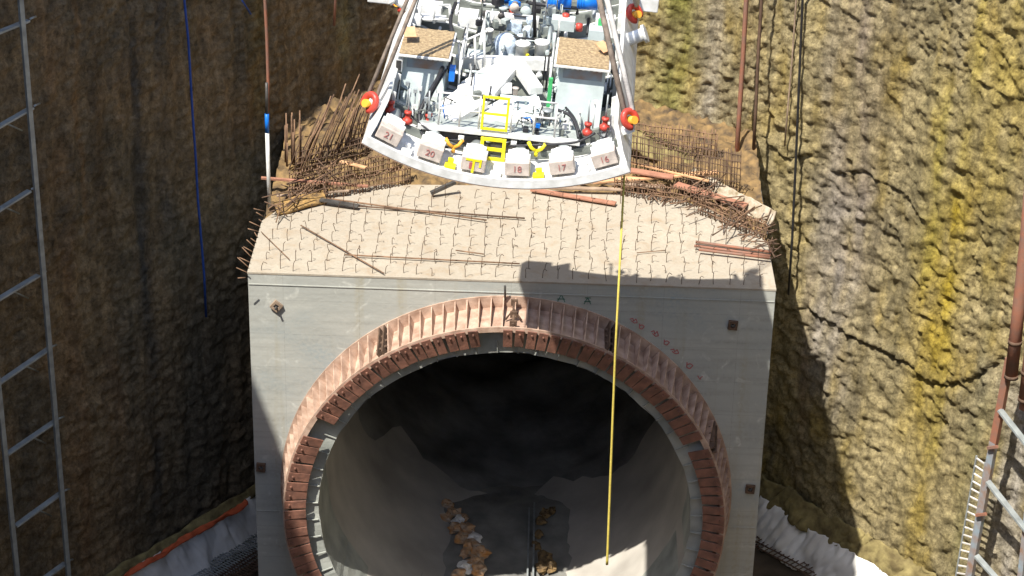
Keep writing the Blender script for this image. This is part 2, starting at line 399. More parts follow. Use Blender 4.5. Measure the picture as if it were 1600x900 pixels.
bp2 = N.new('ShaderNodeBump'); bp2.inputs['Strength'].default_value = .8; bp2.inputs['Distance'].default_value = .05; L.new(n3.outputs[0], bp2.inputs['Height']); L.new(bp.outputs[0], bp2.inputs['Normal'])
L.new(bp2.outputs[0], b.inputs['Normal'])
me.materials.append(mr_)
o = bpy.data.objects.new('rock_face', me); col.objects.link(o)
tag(o, 'rough excavated rock face of the shaft, dark brown at left, sunlit ochre at right', None, None, 'structure')

# shaft floor, end wall, ground around the rim
MB().box((.5, -23, -15.85), (44, 92, .5)).build('shaft_floor', M['soil'])['kind'] = 'structure'
m = MB(); P3 = [(q.x, q.y) for q in pl0[::20]]+[(19.8, -64)]
big = 900; ring_ = []
n = len(P3)
for (x, y) in P3:
    a = math.atan2(y+20, x); ring_.append((big*math.cos(a), -20+big*math.sin(a)))
V = [(x, y, ZT) for x, y in P3]+[(x, y, ZT) for x, y in ring_]
m.add(V, [(i, (i+1) % n, n+(i+1) % n, n+i) for i in range(n)]).build('ground', M['soil'])['kind'] = 'structure'
MB().poly([(-19, -64.3, -15.7), (20.2, -64.3, -15.7), (20.2, -64.3, ZT-.01), (-19, -64.3, ZT-.01)], (0, -.4, 0)).build('end_face', M['brownrock'])['kind'] = 'structure'

# ------------------------------------------------------------------ concrete headwall block
ZC, XC = -7.95, -.04
hw = empty('concrete_headwall', (0, 0, -15.6))
hwz = 15.6
hw['label'] = 'massive pale concrete block with a round tunnel mouth in its front face'; hw['category'] = 'portal block'
# front face with a round hole, thick
def rect_pt(a):
    dx, dz = math.sin(a), -math.cos(a); t = 1e9
    x0, x1, z0, z1 = -8.3-XC, 8.28-XC, -15.6-ZC, -.06-ZC
    if dx > 1e-9: t = min(t, x1/dx)
    if dx < -1e-9: t = min(t, x0/dx)
    if dz > 1e-9: t = min(t, z1/dz)
    if dz < -1e-9: t = min(t, z0/dz)
    return (XC+dx*t, ZC+dz*t)
corner = [math.atan2(x-XC, -(z-ZC)) for x, z in ((-8.3, -15.6), (8.28, -15.6), (8.28, -.06), (-8.3, -.06))]
angs = sorted([i*2*math.pi/144-math.pi for i in range(144)]+corner)
m = MB(); V = []
for a in angs:
    x, z = rect_pt(a); V.append((x, 0, z+hwz)); V.append((XC+6.5*math.sin(a), 0, ZC-6.5*math.cos(a)+hwz))
n = len(angs)
m.add(V, [(2*i, 2*((i+1) % n), 2*((i+1) % n)+1, 2*i+1) for i in range(n)])
# sides
for x in (-8.3, 8.28):
    m.add([(x, 0, 0), (x, 13, 0), (x, 13, hwz-.06), (x, 0, hwz-.06)], [(0, 1, 2, 3)])
m.build('front_face', M['conc'], hw)
# the top slab: its edge stands a little proud, outline irregular at the back
back = [at_z(*q, 0) for q in ((1200,383),(1186,366),(1150,345),(1105,326),(1060,312),(985,301),(900,300),(780,290),(600,288),(520,300),(440,324),(405,345))]
out = [(-8.315, -.012), (8.295, -.012)]+[(min(8.295, max(-8.315, p.x)), p.y) for p in back]
m = MB(); m.poly([(x, y, hwz-.06) for x, y in out], (0, 0, .06)); 
m.build('top_slab', M['conctop'], hw)
for (px, py, sg) in ((432,477,1), (1145,507,0), (408,729,0), (1172,763,0)):
    p = at_y(px, py, 0); mm = MB(); rot = Matrix.Rotation(R(40 if sg else 4), 3, 'Y')
    for k, (dx, dz, a, b_) in enumerate(((0, .11, .30, .08), (0, -.11, .30, .08), (-.11, 0, .08, .14), (.11, 0, .08, .14))):
        q = rot @ Vector((dx, 0, dz)); mm.box((p.x+q.x, -.05, p.z+hwz+q.z), (a, .10, b_), rot)
    ap = mm.build('anchor_plate', M['woodg'] if sg else M['rustd'], hw)
    bm_ = MB(); bm_.tube([(p.x, -.01, p.z+hwz), (p.x, -.26 if sg else -.12, p.z+hwz)], .035); bm_.build('anchor_bolt', M['darksteel'], ap)
# construction joint lines (thin raised laitance ridges)
for zz in (-.42, -8.9):
    m = MB()
    x0, x1 = -8.28, 8.26
    if zz > -1: m.bar((x0, -.006, zz+hwz), (x1, -.006, zz+hwz-.02), .03, .03)
    else:
        m.bar((x0, -.006, zz+hwz), (-7.5, -.006, zz+hwz), .03, .03); m.bar((7.5, -.006, zz+hwz), (x1, -.006, zz+hwz), .03, .03)
    m.build('pour_joint', M['conc'], hw)
# spray marks
def scribble(px, py, w_, h, kind, ma):
    p = at_y(px, py, -.004); sx = w_/66; szz = h/60; mm = MB()
    def st(pts):
        for a, b_ in zip(pts[:-1], pts[1:]):
            mm.bar((p.x+a[0]*sx, -.006, p.z+hwz+a[1]*szz), (p.x+b_[0]*sx, -.006, p.z+hwz+b_[1]*szz), .028, .008, Vector((0, 1, 0)))
    if kind == 'A': st([(-.5, -.5), (0, .5), (.5, -.5)]); st([(-.5, -.1), (.5, -.1)]); st([(-.4, .45), (.5, .45)])
    if kind == 'n': st([(-.5, .3), (-.1, .5), (0, -.1), (.3, .4), (.5, -.4), (.1, -.5), (-.3, 0)])
    if kind == 'o': st([(-.5, .5), (-.5, -.3), (0, -.5), (.5, 0), (0, .3), (-.5, .1)])
    if kind == 'v': st([(-.5, .5), (0, -.5), (.2, .2), (.5, .3)])
    mm.build('spray_mark', ma, hw)
for a in ((877,466,16,16,'A',M['sprayg']), (918,470,14,14,'A',M['sprayg']), (990,501,16,10,'n',M['sprayr']), (1003,510,10,12,'o',M['sprayr']),
          (1023,521,16,12,'n',M['sprayr']), (1042,535,11,12,'o',M['sprayr']), (1054,549,18,10,'n',M['sprayr']), (1078,571,13,14,'o',M['sprayr']), (1094,590,11,8,'v',M['sprayr'])):
    scribble(*a)

# ------------------------------------------------------------------ tunnel behind the mouth
m = MB(); TR = 6.06; n = 96
ys = [-1.2, 0, 2, 4, 5.5, 9.6]
def lend(a):
    v_ = Vector((math.sin(a), math.cos(a), .5)); return 9.4+2.6*noise.fractal(v_*1.6, .9, 2, 4)
V = [(XC+TR*math.sin(2*math.pi*i/n), y if y < 9 else lend(2*math.pi*i/n), ZC-TR*math.cos(2*math.pi*i/n)) for y in ys for i in range(n)]
m.add(V, [(j*n+i, j*n+(i+1) % n, (j+1)*n+(i+1) % n, (j+1)*n+i) for j in range(len(ys)-1) for i in range(n)], True)
o = m.build('tunnel_lining', M['lining']); tag(o, 'smooth grey concrete lining inside the round tunnel mouth', None, None, 'structure')
m = MB(); ys = [6.2+.5*k for k in range(76)]; n = 72; V = []
for j, y in enumerate(ys):
    for i in range(n):
        a = 2*math.pi*i/n; r_ = TR+.12+.3*noise.fractal(Vector((math.sin(a)*2, math.cos(a)*2, y*.35)), .8, 2, 4)+.12*math.sin(a*3)
        r_ = max(r_, TR+.03)
        if y > 11.5: r_ -= min(.5, (y-11.5)*.12)*abs(noise.noise(Vector((a*1.2, y*.3, 8))))*2
        V.append((XC+r_*math.sin(a), y+(.5*math.sin(3*a) if j else 0), ZC-r_*math.cos(a)))
m.add(V, [(j*n+i, j*n+(i+1) % n, (j+1)*n+(i+1) % n, (j+1)*n+i) for j in range(len(ys)-1) for i in range(n)], True)
m.add([V[(len(ys)-1)*n+i] for i in range(n)], [tuple(range(n))])
o = m.build('tunnel_rock', M['rockdark']); tag(o, 'dark wet rock deep inside the tunnel', None, None, 'structure')
# muddy invert
m = MB(); nx, ny = 26, 34; V = []
for j in range(ny+1):
    y = -1.3+j*.4
    for i in range(nx+1):
        x = -2.6+5.2*i/nx
        V.append((x+XC, y, -13.63-.22*max(0, y-8)+.10*noise.fractal(Vector((x*.9, y*.6, 4)), .8, 2, 4)+.02*abs(x)))
m.add(V, [(j*(nx+1)+i, j*(nx+1)+i+1, (j+1)*(nx+1)+i+1, (j+1)*(nx+1)+i) for j in range(ny) for i in range(nx)], True)
o = m.build('tunnel_invert', M['mud']); o['kind'] = 'structure'

# ------------------------------------------------------------------ steel seal ring at the mouth
YL = -1.6; DA = R(3)
sr = empty('steel_seal_ring', (XC, -.02, ZC-7.42))
sr['label'] = 'red oxide steel ring with clamp plates around the round tunnel mouth'; sr['category'] = 'seal ring'
cz = 7.42; two = 2*math.pi
m = MB(); m.arc(7.0, 7.42, -.03, 0.015, 0, two, 144, (0, cz)); m.build('back_flange', M['oxide'], sr)
m = MB(); m.arc(6.98, 7.03, YL+.06, -.04, 0, two, 144, (0, cz)); m.build('shell', M['oxide'], sr)
m = MB(); m.arc(6.98, 7.16, YL+.01, YL+.06, 0, two, 144, (0, cz)); m.build('front_flange', M['oxide'], sr)
m = MB(); nn = 180; V = []
for i in range(nn):
    a = two*i/nn; r0 = 6.04+.05*noise.noise(Vector((math.sin(a)*5, math.cos(a)*5, 1)))+.03*noise.noise(Vector((math.sin(a)*16, math.cos(a)*16, 1)))
    yf = YL+.42+.10*noise.noise(Vector((math.sin(a)*7, math.cos(a)*7, 4)))
    for rr, yy in ((r0, yf), (6.93, yf), (6.93, 1.2), (r0, 1.2)): V.append((math.sin(a)*rr, yy, cz-math.cos(a)*rr))
m.add(V, [(i*4+k, i*4+(k+1) % 4, ((i+1) % nn)*4+(k+1) % 4, ((i+1) % nn)*4+k) for i in range(nn) for k in range(4)])
m.build('inner_sleeve', M['sleeve'], sr)
for i in range(40):
    a = R(180)-R(118)+R(236)*i/39; sa, ca2 = math.sin(a), -math.cos(a); m = MB()
    q0 = Vector((sa*6.5, YL+.34, cz+ca2*6.5)); q1 = Vector((sa*6.06, YL+.38, cz+ca2*6.06)); m.bar(q0, q1, .03, .05, Vector((0, 1, 0))); m.build('sleeve_joint', M['sleeve'], sr)
def gusset_mb(a):
    mm = MB(); sa, ca2 = math.sin(a), -math.cos(a)
    def P(r_, y): return Vector((sa*r_, y, cz+ca2*r_))
    tdir = Vector((-ca2, 0, sa))*.035
    mm.poly([P(7.035, YL+.06)-tdir/2, P(7.13, YL+.06)-tdir/2, P(7.38, -.04)-tdir/2, P(7.035, -.04)-tdir/2], tdir); return mm
def finger_mb(mm, a, wd, tilt):
    sa, ca2 = math.sin(a), -math.cos(a)
    rad = Vector((sa, 0, ca2)); tan = Vector((-ca2, 0, sa))
    r0, r1 = 7.10, 6.42
    p0 = rad*r0+Vector((0, YL-.045, cz)); p1 = rad*r1+Vector((0, YL-.045+tilt, cz))
    mm.bar(p0, p1, wd, .045, Vector((0, 1, 0)))
    q = rad*6.95; mm.box(q+Vector((0, YL-.055, cz)), (.06, .045, .06)); return mm
far = MB(); farg = MB(); nf = 0
gap = set()
def missing(deg):   # from the top, + = to the right
    return (-9 < deg < -1.5) or (-64.5 < deg < -59.5) or (61 < deg < 65)
for i in range(120):
    a = i*DA; deg = ((math.degrees(a)-180+180) % 360)-180     # 0 at top?
    top = ((math.degrees(a)) % 360)-180                        # a=180deg is the top -> 0; a>180 -> +
    top = -top                                                 # sin positive side (right) for a<180
    vis = abs(top) < 118
    jit = rnd.uniform(-.5, .5)*R(.35)
    if not missing(top):
        if vis: finger_mb(MB(), a+jit, .295+rnd.uniform(-.015, .02), .17+rnd.uniform(-.04, .04)).build('finger_plate', M['finger'], sr, .008)
        else: finger_mb(far, a+jit, .30, .25)
    if abs(top) < 93 and not (abs(top+33) < 1.6 or abs(top-26.5) < 1.6): gusset_mb(a+R(1.5)).build('gusset', M['oxide'], sr)
    elif abs(top) >= 93: farg.add([v for v in gusset_mb(a+R(1.5)).v], gusset_mb(a+R(1.5)).f)
o = far.build('finger_plate', M['finger'], sr); o['kind'] = 'stuff'
o = farg.build('gusset', M['oxide'], sr); o['kind'] = 'stuff'
# segment joints: paired dark splice plates with bolts, and a jack frame near the crown
for top in (-33, 26.5, 66):
    a = R(180-top); m = MB()
    for da in (-.7, .7):
        sa, ca2 = math.sin(a+R(da)), -math.cos(a+R(da))
        def P(r_, y): return Vector((sa*r_, y, cz+ca2*r_))
        m.poly([P(7.04, YL+.02), P(7.30, YL+.02), P(7.40, -.04), P(7.04, -.04)], Vector((-ca2, 0, sa))*.05)
        for y in (-1.2, -.8, -.4): m.tube([P(7.22, y)-Vector((-ca2, 0, sa))*.09, P(7.22, y)+Vector((-ca2, 0, sa))*.12], .045, 6)
    m.build('splice_plate', M['rustd'], sr)
a = R(180-1.2); sa, ca2 = math.sin(a), -math.cos(a); m = MB()
def P(r_, y, tt=0): return Vector((sa*r_-ca2*tt, y, cz+ca2*r_+sa*tt))
for q in (P(7.3, -.2), P(7.25, -.9), P(7.2, -1.4)): m.box(q, (.22, .10, .2))
m.tube([P(7.25, -.2), P(7.2, -1.5)], .05)
m.tube([P(7.1, -1.0, -.25), P(7.4, -.8, 0), P(7.1, -1.0, .25)], .035)
m.build('clamp_bracket', M['rustd'], sr)
m = MB(); m.tube([P(7.3, -.06, .3), P(7.9, -.25, .32)], .035); m.build('lifting_pin', M['darksteel'], sr)

# ------------------------------------------------------------------ debris, rails inside the tunnel
def lump_mb(r_, seed, sy=1, szz=.7):
    mm = MB(); n1_, n2_ = 10, 7; V = []
    for j in range(n2_+1):
        ph = math.pi*j/n2_
        for i in range(n1_):
            a = two*i/n1_; d = Vector((math.sin(ph)*math.cos(a), math.sin(ph)*math.sin(a), math.cos(ph)))
            k = r_*(1+.7*noise.noise(d*1.5+Vector((seed*3.1, 0, 0)))+.35*noise.noise(d*4+Vector((seed, 5, 0))))
            V.append((d.x*k, d.y*k*sy, d.z*k*szz+r_*szz*.8))
    mm.add(V, [(j*n1_+i, j*n1_+(i+1) % n1_, (j+1)*n1_+(i+1) % n1_, (j+1)*n1_+i) for j in range(n2_) for i in range(n1_)], False)
    return mm
spots = [(700,792,.2),(708,805,.22),(698,812,.2),(716,818,.24),(725,812,.17),(712,830,.25),(730,832,.26),(722,845,.24),(742,845,.24),(735,858,.27),
         (728,868,.22),(748,868,.28),(740,884,.3),(728,892,.28),(748,895,.26),(716,902,.26)]
for k, (px, py, r_) in enumerate(spots):
    p = at_z(px, py, -13.55)
    o = lump_mb(r_, k+1, 1.2).build('debris_lump', M['sack'] if k % 5 != 3 else M['tarp']); o.location = p; o.rotation_euler.z = rnd.uniform(0, 6)
    if k % 5 != 3: tag(o, f'crumpled orange lump in the tunnel floor heap, {ordw(k+1)} from its far end', 'debris', 'orange lumps on the tunnel floor')
    else: tag(o, f'crumpled whitish lump amid the orange heap, {ordw(k+1)} from its far end', 'debris', 'whitish lumps amid the orange heap')
for k, (px, py, r_) in enumerate([(845,818,.2),(852,806,.2),(842,838,.18),(838,856,.18),(852,878,.26),(860,890,.24),(846,892,.22),(862,800,.16)]):
    p = at_z(px, py, -13.55)
    o = lump_mb(r_, k+31, 1.3).build('muck_lump', M['brownrock']); o.location = p
    tag(o, f'dull brown lump right of the rails, {ordw(k+1)} of eight on the tunnel floor', 'debris', 'brown muck lumps beside the rails')
for k, px in enumerate((824, 833)):
    p0 = at_z(px, 905, -13.42); p1 = at_z(px+3-k, 795-8*k, -13.42)
    o = MB().bar(p0, p1, .06, .12).build('steel_rail', M['galv']); tag(o, ('left' if k == 0 else 'right')+' one of the two thin rails running into the tunnel', 'rail', 'thin rails on the tunnel floor')
# dark tube added in place of the groove left of the floor
m = MB(); pts = [at_z(668, 750, -13.35), at_z(664, 800, -13.35), at_z(658, 860, -13.35), at_z(655, 905, -13.35)]
V = []
m.tube(pts, .14, 8)
tag(m.build('groove_strip', M['rockdark']), 'dark strip in place of the groove left of the tunnel floor', 'pipe')
#MARK_A
# ------------------------------------------------------------------ ledge of backfill behind the block top
m = MB(); nx, ny = 110, 100; V = []
outl = [(x, y) for x, y in out]
def inside(x, y, P_):
    c_ = False; j = len(P_)-1
    for i in range(len(P_)):
        if (P_[i][1] > y) != (P_[j][1] > y) and x < (P_[j][0]-P_[i][0])*(y-P_[i][1])/(P_[j][1]-P_[i][1])+P_[i][0]: c_ = not c_
        j = i
    return c_
def ledge_z(x, y):
    if inside(x, y, outl): return -.18
    f = min(1, max(0, (y-6)/7))
    return .02+.55*f+.34*noise.fractal(Vector((x*1.8, y*1.8, 2)), .75, 2, 6)-.12
for j in range(ny+1):
    y = 2.2+j*.165
    for i in range(nx+1):
        x = -8.28+16.54*i/nx; V.append((x, y, ledge_z(x, y)))
m.add(V, [(j*(nx+1)+i, j*(nx+1)+i+1, (j+1)*(nx+1)+i+1, (j+1)*(nx+1)+i) for j in range(ny) for i in range(nx)], True)
o = m.build('backfill', M['brownrock']); tag(o, 'rough brown backfill between the block top and the rock face', None, None, 'structure')

# ------------------------------------------------------------------ starter bars on the top slab
ROWN = ['front row']+[ordw(k)+' row from the front' for k in range(2, 9)]+['rearmost row']
def starter_proto():
    mm = MB(); mm.tube([(0, 0, 0), (.01, 0, .36), (.03, .01, .44), (.12, .03, .47)], .017, 5); return mm
SPLAB = 'short rusty hooked starter bar standing in the rows on the block top'
proto = None; cnt = 0
meshes = []
for k in range(10):
    mm = MB(); a = rnd.uniform(-.9, .9)+(math.pi if k == 9 else 0); h = rnd.uniform(.26, .44); hk = rnd.uniform(.05, .16)
    mm.tube([(0, 0, -.02), (rnd.uniform(-.01, .01), rnd.uniform(-.01, .01), h*.5), (rnd.uniform(-.015, .015), rnd.uniform(-.015, .015), h*.8), (.03*math.cos(a), .03*math.sin(a), h), (hk*math.cos(a), hk*math.sin(a), h+rnd.uniform(-.06, .05))], .0105, 5)
    o = mm.build('starter_bar', M['rustd']); meshes.append(o)
first = set()
for i in range(33):
    x = -7.85+i*.49
    for j in range(9):
        y = .22+j*.70+rnd.uniform(-.09, .09); xx = x+rnd.uniform(-.06, .06)+.012*j
        if not inside(xx, y+.15, outl): continue
        k = rnd.randrange(10)
        if k in first: o = meshes[k].copy(); col.objects.link(o)
        else: o = meshes[k]; first.add(k)
        o.location = (xx, y, 0); o.rotation_euler = (rnd.gauss(0, .08), rnd.gauss(0, .09), rnd.gauss(0, .45)); o.scale = (1, 1, rnd.uniform(.7, 1.25))
        tag(o, f'rusty hooked starter bar, {ordw(i+1)} from the left, {ROWN[j]}', 'rebar', 'starter bars standing in rows on the block top'); cnt += 1
print('starters', cnt)

def rod(name, p0, p1, z, r_, ma, label, cat, group=None, flat=None):
    a = at_z(*p0, z) if isinstance(z, (int, float)) else at_z(*p0, z[0]); b_ = at_z(*p1, z if isinstance(z, (int, float)) else z[1])
    m = MB()
    if flat: m.bar(a, b_, flat[0], flat[1])
    else: m.tube([a, (a+b_)/2+Vector((0, .02, -.01)), b_], r_, 6)
    return tag(m.build(name, ma, None, .006 if flat else 0), label, cat, group)
rod('steel_bar', (497,308), (760,344), .12, .03, M['rust'], 'long rusty bar lying across the back left of the block top', 'bar')
rod('steel_bar', (560,322), (820,341), .10, .03, M['rustd'], 'long dark bar crossing the other below the shield', 'bar')
rod('steel_bar', (470,352), (600,427), .10, .022, M['rust'], 'thin bar slanting down to the front edge at left of the block top', 'bar')
rod('steel_bar', (538,398), (812,412), .10, .026, M['rust'], 'long bar lying parallel to the front edge of the block top', 'bar')
rod('steel_bar', (712,391), (756,397), .12, .022, M['rust'], 'short loose bar in the middle of the block top', 'bar')
rod('steel_bar', (408,362), (452,405), .08, .014, M['rust'], 'thin wire lying on the left end of the block top', 'bar')
for k, (a, b_, lab) in enumerate((((1087,378),(1206,394),'rear'), ((1085,384),(1204,400),'middle'), ((1092,390),(1203,403),'front'))):
    rod('steel_bar', a, b_, .12+.03*k, .05, M['rustpipe'], lab+' one of three thick bars lying together at the right end of the block top', 'bar', 'three thick bars at the right end')
rod('steel_bar', (995,395), (1040,391), .08, .016, M['rust'], 'short wire lying right of the yellow rope on the block top', 'bar')
rod('wood_plank', (926,284), (1122,269), (.30, .55), 0, M['wood'], 'long fresh orange plank right of the shield, topmost', 'plank', None, (.26, .07))
rod('wood_plank', (984,253), (1108,283), (.6, .5), 0, M['wood'], 'narrow fresh plank running behind the long orange plank', 'plank', None, (.12, .06))
rod('wood_plank', (1056,288), (1166,322), (.35, .25), 0, M['woodr'], 'wide reddish plank pointing to the right corner of the block top', 'plank', None, (.34, .08))
rod('wood_plank', (985,266), (1052,277), (.6, .5), 0, M['woodr'], 'short reddish board behind the orange plank', 'plank', None, (.34, .06))
rod('wood_plank', (830,296), (962,318), .12, 0, M['woodr'], 'reddish plank lying under the shield on the block top', 'plank', None, (.22, .06))
rod('wood_plank', (905,283), (1040,292), (.25, .25), 0, M['woodg'], 'weathered grey plank just right of the shield tip', 'plank', None, (.20, .06))
rod('wood_plank', (860,293), (975,296), .2, 0, M['woodg'], 'weathered plank half under the right of the shield lip', 'plank', None, (.18, .06))
rod('wood_beam', (673,302), (712,284), (.15, .5), 0, M['darksteel'], 'short black beam end poking out under the shield lip', 'beam', None, (.14, .12))
rod('wood_plank', (408,278), (575,291), (.5, .25), 0, M['woodr'], 'long reddish pole jutting left past the block at its back corner', 'pole', None, (.10, .08))
rod('wood_plank', (532,252), (572,262), (.6, .6), 0, M['wood'], 'short fresh plank on the left rebar cage', 'plank', None, (.16, .05))
rod('wood_plank', (432,306), (545,298), (.25, .2), 0, M['woodg'], 'weathered plank in the debris at the left back corner', 'plank', None, (.12, .05))
rod('wood_plank', (500,312), (560,322), (.2, .15), 0, M['darksteel'], 'dark muddy board at the left edge of the block top', 'plank', None, (.20, .06))

# ---- standing rebars at the left back
n_ = 0
for k in range(46):
    t_ = k/45
    bx = 458+165*t_+rnd.uniform(-5, 5); by = 262-62*t_+rnd.uniform(-8, 10)
    tall = .9+1.9*math.exp(-((t_-.28)/.25)**2)+rnd.uniform(-.4, .35)
    base = at_z(bx, by, .25)
    lean = Vector((.42+rnd.uniform(-.07, .07)-.25*t_, .1, 1)).normalized()
    m = MB(); m.tube([base-lean*.4, base+lean*tall*.5, base+lean*tall+Vector((.03, 0, 0))], .023, 5)
    tag(m.build('standing_rebar', M['rust'] if k % 3 else M['rustd']), f'rusty rebar leaning up by the dark rock, {ordw(k+1)} from the left of its row', 'rebar', 'tall rebars standing left of the shield')
for k in range(14):
    base = at_z(455+rnd.uniform(-12, 18), 262-k*1.0+rnd.uniform(-6, 6), .2); tall = rnd.uniform(.9, 2.0)
    m = MB(); m.tube([base, base+Vector((.03, 0, tall))], .026, 5)
    tag(m.build('standing_rebar', M['rust']), f'shorter upright rebar at the outer left end, {ordw(k+1)} from the front', 'rebar', 'shorter rebars at the outer left end')

def cage(name, a, b_, h, nv, nh, label, ma, lean=(0, .15), rad=.019, bend=0, hooks=False):
    """curtain of upright bars tied to long horizontals between two ground points"""
    m = MB(); a = Vector(a); b_ = Vector(b_); L_ = (b_-a)
    for i in range(nv):
        p = a+L_*(i/(nv-1))+Vector((rnd.uniform(-.03, .03), rnd.uniform(-.03, .03), 0)); hh = h*rnd.uniform(.86, 1.12)
        q = p+Vector((lean[0]*hh, lean[1]*hh, hh))
        pts = [p-Vector((0, 0, .1)), (p+q)/2+Vector((rnd.uniform(-.03, .03), 0, 0)), q]
        if hooks: pts.append(q+Vector((.02, -.18, -.02)))
        m.tube(pts, rad, 5)
    for j in range(nh):
        z = h*(j+.5)/nh; o_ = Vector((lean[0]*z, lean[1]*z, z))
        pts = [a+L_*t+o_+Vector((0, -.02, rnd.uniform(-.03, .03)+bend*math.sin(t*math.pi))) for t in [k/8 for k in range(9)]]
        m.tube(pts, rad, 5)
    return tag(m.build(name, ma), label, 'rebar cage', 'rebar cages on the ledge')
# left cages, front to back
def ap(px, py, z=.1): return at_z(px, py, z)
cage('rebar_cage', ap(450,318), ap(640,284), .55, 44, 3, 'lowest rusty rebar cage along the left back edge of the block top', M['rust'], (0, .3), hooks=True)
cage('rebar_cage', ap(452,296), ap(625,262), .6, 42, 4, 'middle rusty rebar cage left of the shield lip', M['rust'], (0, .2), hooks=True)
cage('rebar_cage', ap(462,268), ap(620,232), .75, 40, 4, 'upper rusty rebar cage at the foot of the leaning rebars', M['rustd'], (.1, .2))
cage('rebar_cage', ap(540,232), ap(640,210), .9, 24, 5, 'fine rebar mesh panel just left of the shield edge', M['rust'], (.1, .1), .018)
# right cages
cage('rebar_cage', ap(960,300), ap(1105,322), .5, 34, 3, 'lowest rebar cage under the planks at the right back edge', M['rust'], (0, .3), hooks=True)
cage('rebar_cage', ap(985,268,.3), ap(1155,300,.3), 1.4, 46, 6, 'tall rebar mesh curtain standing right of the shield', M['rustd'], (-.02, .12), .016)
cage('rebar_cage', ap(985,222,.5), ap(1120,240,.5), .8, 30, 4, 'rebar mesh at the foot of the sunlit rock right of the shield', M['rust'], (0, .1), .018)
cage('rebar_cage', ap(1090,330), ap(1196,372), .5, 26, 3, 'rebar cage along the slanting right back edge of the block top', M['rust'], (0, .3), hooks=True)
# tangled loose rods at both corners (each one its own rod)
def loose(n_, quad, zr, label, grp, lmin=.5, lmax=1.7, ma=('rust', 'rustd')):
    for k in range(n_):
        u_, v_ = rnd.random(), rnd.random()
        px = quad[0]+(quad[2]-quad[0])*u_; py = quad[1]+(quad[3]-quad[1])*u_+quad[4]*(v_-.5)
        p = at_z(px, py, rnd.uniform(*zr)); a = rnd.uniform(0, math.pi); e = rnd.uniform(-.1, .5)
        L_ = rnd.uniform(lmin, lmax); d = Vector((math.cos(a), math.sin(a), e)).normalized()*L_
        m = MB(); m.tube([p-d/2, p+Vector((rnd.uniform(-.1, .1), rnd.uniform(-.1, .1), .03)), p+d/2], .022, 5)
        tag(m.build('loose_rod', M[rnd.choice(ma)]), label, 'rebar', grp)
loose(55, (1085,300,1200,372,46), (.1, .6), 'bent rusty rod in the tangle at the right back corner', 'rods tangled at the right back corner')
loose(30, (430,318,520,268,34), (.1, .6), 'bent rusty rod in the tangle at the left back corner', 'rods tangled at the left back corner')
loose(16, (985,290,1080,312,14), (.1, .3), 'rusty rod lying loose below the planks', 'rods lying below the planks')
# rods poking out past both sides of the block edge
for k in range(14):
    p = at_z(406-k*1.2+rnd.uniform(-3, 3), 330+k*8, .05); p.x = -8.3
    m = MB(); m.tube([p, p+Vector((-rnd.uniform(.1, .4), rnd.uniform(-.1, .2), rnd.uniform(.0, .3)))], .018, 5)
    tag(m.build('bent_rebar', M['rust']), f'bent rebar sticking out of the block top left edge, {ordw(k+1)} from the back', 'rebar', 'bars sticking out of the left edge')
for k in range(22):
    p = Vector((8.25, 2.0+k*.16, rnd.uniform(-.1, .1)))
    m = MB(); m.tube([p, p+Vector((rnd.uniform(.05, .35), rnd.uniform(-.1, .2), rnd.uniform(-.3, .5)))], .02, 5)
    tag(m.build('bent_rebar', M['rustd']), f'bent rebar sticking out of the block top right edge, {ordw(k+1)} from the front', 'rebar', 'bars sticking out of the right edge')
# rubble stones: mossy at left, white lime lumps at right
def cloth(name, grid, ma, label, cat, thick=.03):
    m = MB(); nj = len(grid); ni = len(grid[0]); V = [p for r_ in grid for p in r_]
    m.add(V, [(j*ni+i, j*ni+i+1, (j+1)*ni+i+1, (j+1)*ni+i) for j in range(nj-1) for i in range(ni-1)], True)
    o = m.build(name, ma); s_ = o.modifiers.new('thick', 'SOLIDIFY'); s_.thickness = thick
    return tag(o, label, cat) if label else o
def drape(p0, p1, h0, h1, seed, amp=.18, ni=170, nj=30, out_=.5, dirn=Vector((-.7, -.7, 0))):
    G = []
    for j in range(nj+1):
        v_ = j/nj; row = []
        for i in range(ni+1):
            u_ = i/ni; p = p0.lerp(p1, u_)
            L_ = (p1-p0).length*u_
            f = noise.fractal(Vector((L_*1.0, v_*.9, seed)), 1.1, 2, 3)
            f2 = abs(noise.noise(Vector((L_*2.6+v_*1.5, v_*.8, seed+9))))
            row.append(p+Vector((0, 0, h0+(h1-h0)*v_+.12*noise.noise(Vector((L_*.8, 0, seed+3)))))+dirn*(out_*v_+amp*f+amp*.8*f2+amp*.5*abs(noise.noise(Vector((L_*2.2+v_*2.5, v_*1.2-L_*.4, seed+2))))))
        G.append(row)
    return G
dl = Vector((.82, -.57, 0)); dr = Vector((-.75, -.66, 0))
aL = at_z(398, 766, -13.6); bL = at_z(120, 935, -13.6); aR = at_z(1188, 748, -13.6); bR = at_z(1500, 940, -13.6)
cloth('white_sheet', drape(aL+dl*.15, bL+dl*.15, .05, -1.7, 1.0, dirn=dl), M['tarp'], 'crumpled white sheet along the foot of the dark rock at left', 'sheet')
cloth('orange_strip', drape(at_z(374,777,-13.42)+dl*.30, at_z(165,903,-13.42)+dl*.30, .03, -.13, 4.0, .10, 120, 5, .1, dl), M['tarpo'], 'torn orange plastic strip along the top of the left white sheet', 'plastic strip')
cloth('white_sheet', drape(aR+dr*.35, bR+dr*.35, -.35, -1.9, 2.0, .24, 190, 34, .7, dr), M['tarp'], 'crumpled white sheet along the foot of the sunlit rock at right', 'sheet')
cloth('mossy_kerb', drape(aR+dr*.1, at_z(1520,935,-13.6)+dr*.1, .35, -.55, 6.0, .16, 190, 18, .4, dr), M['moss'], 'mossy ochre kerb above the right white sheet', 'kerb', .12)
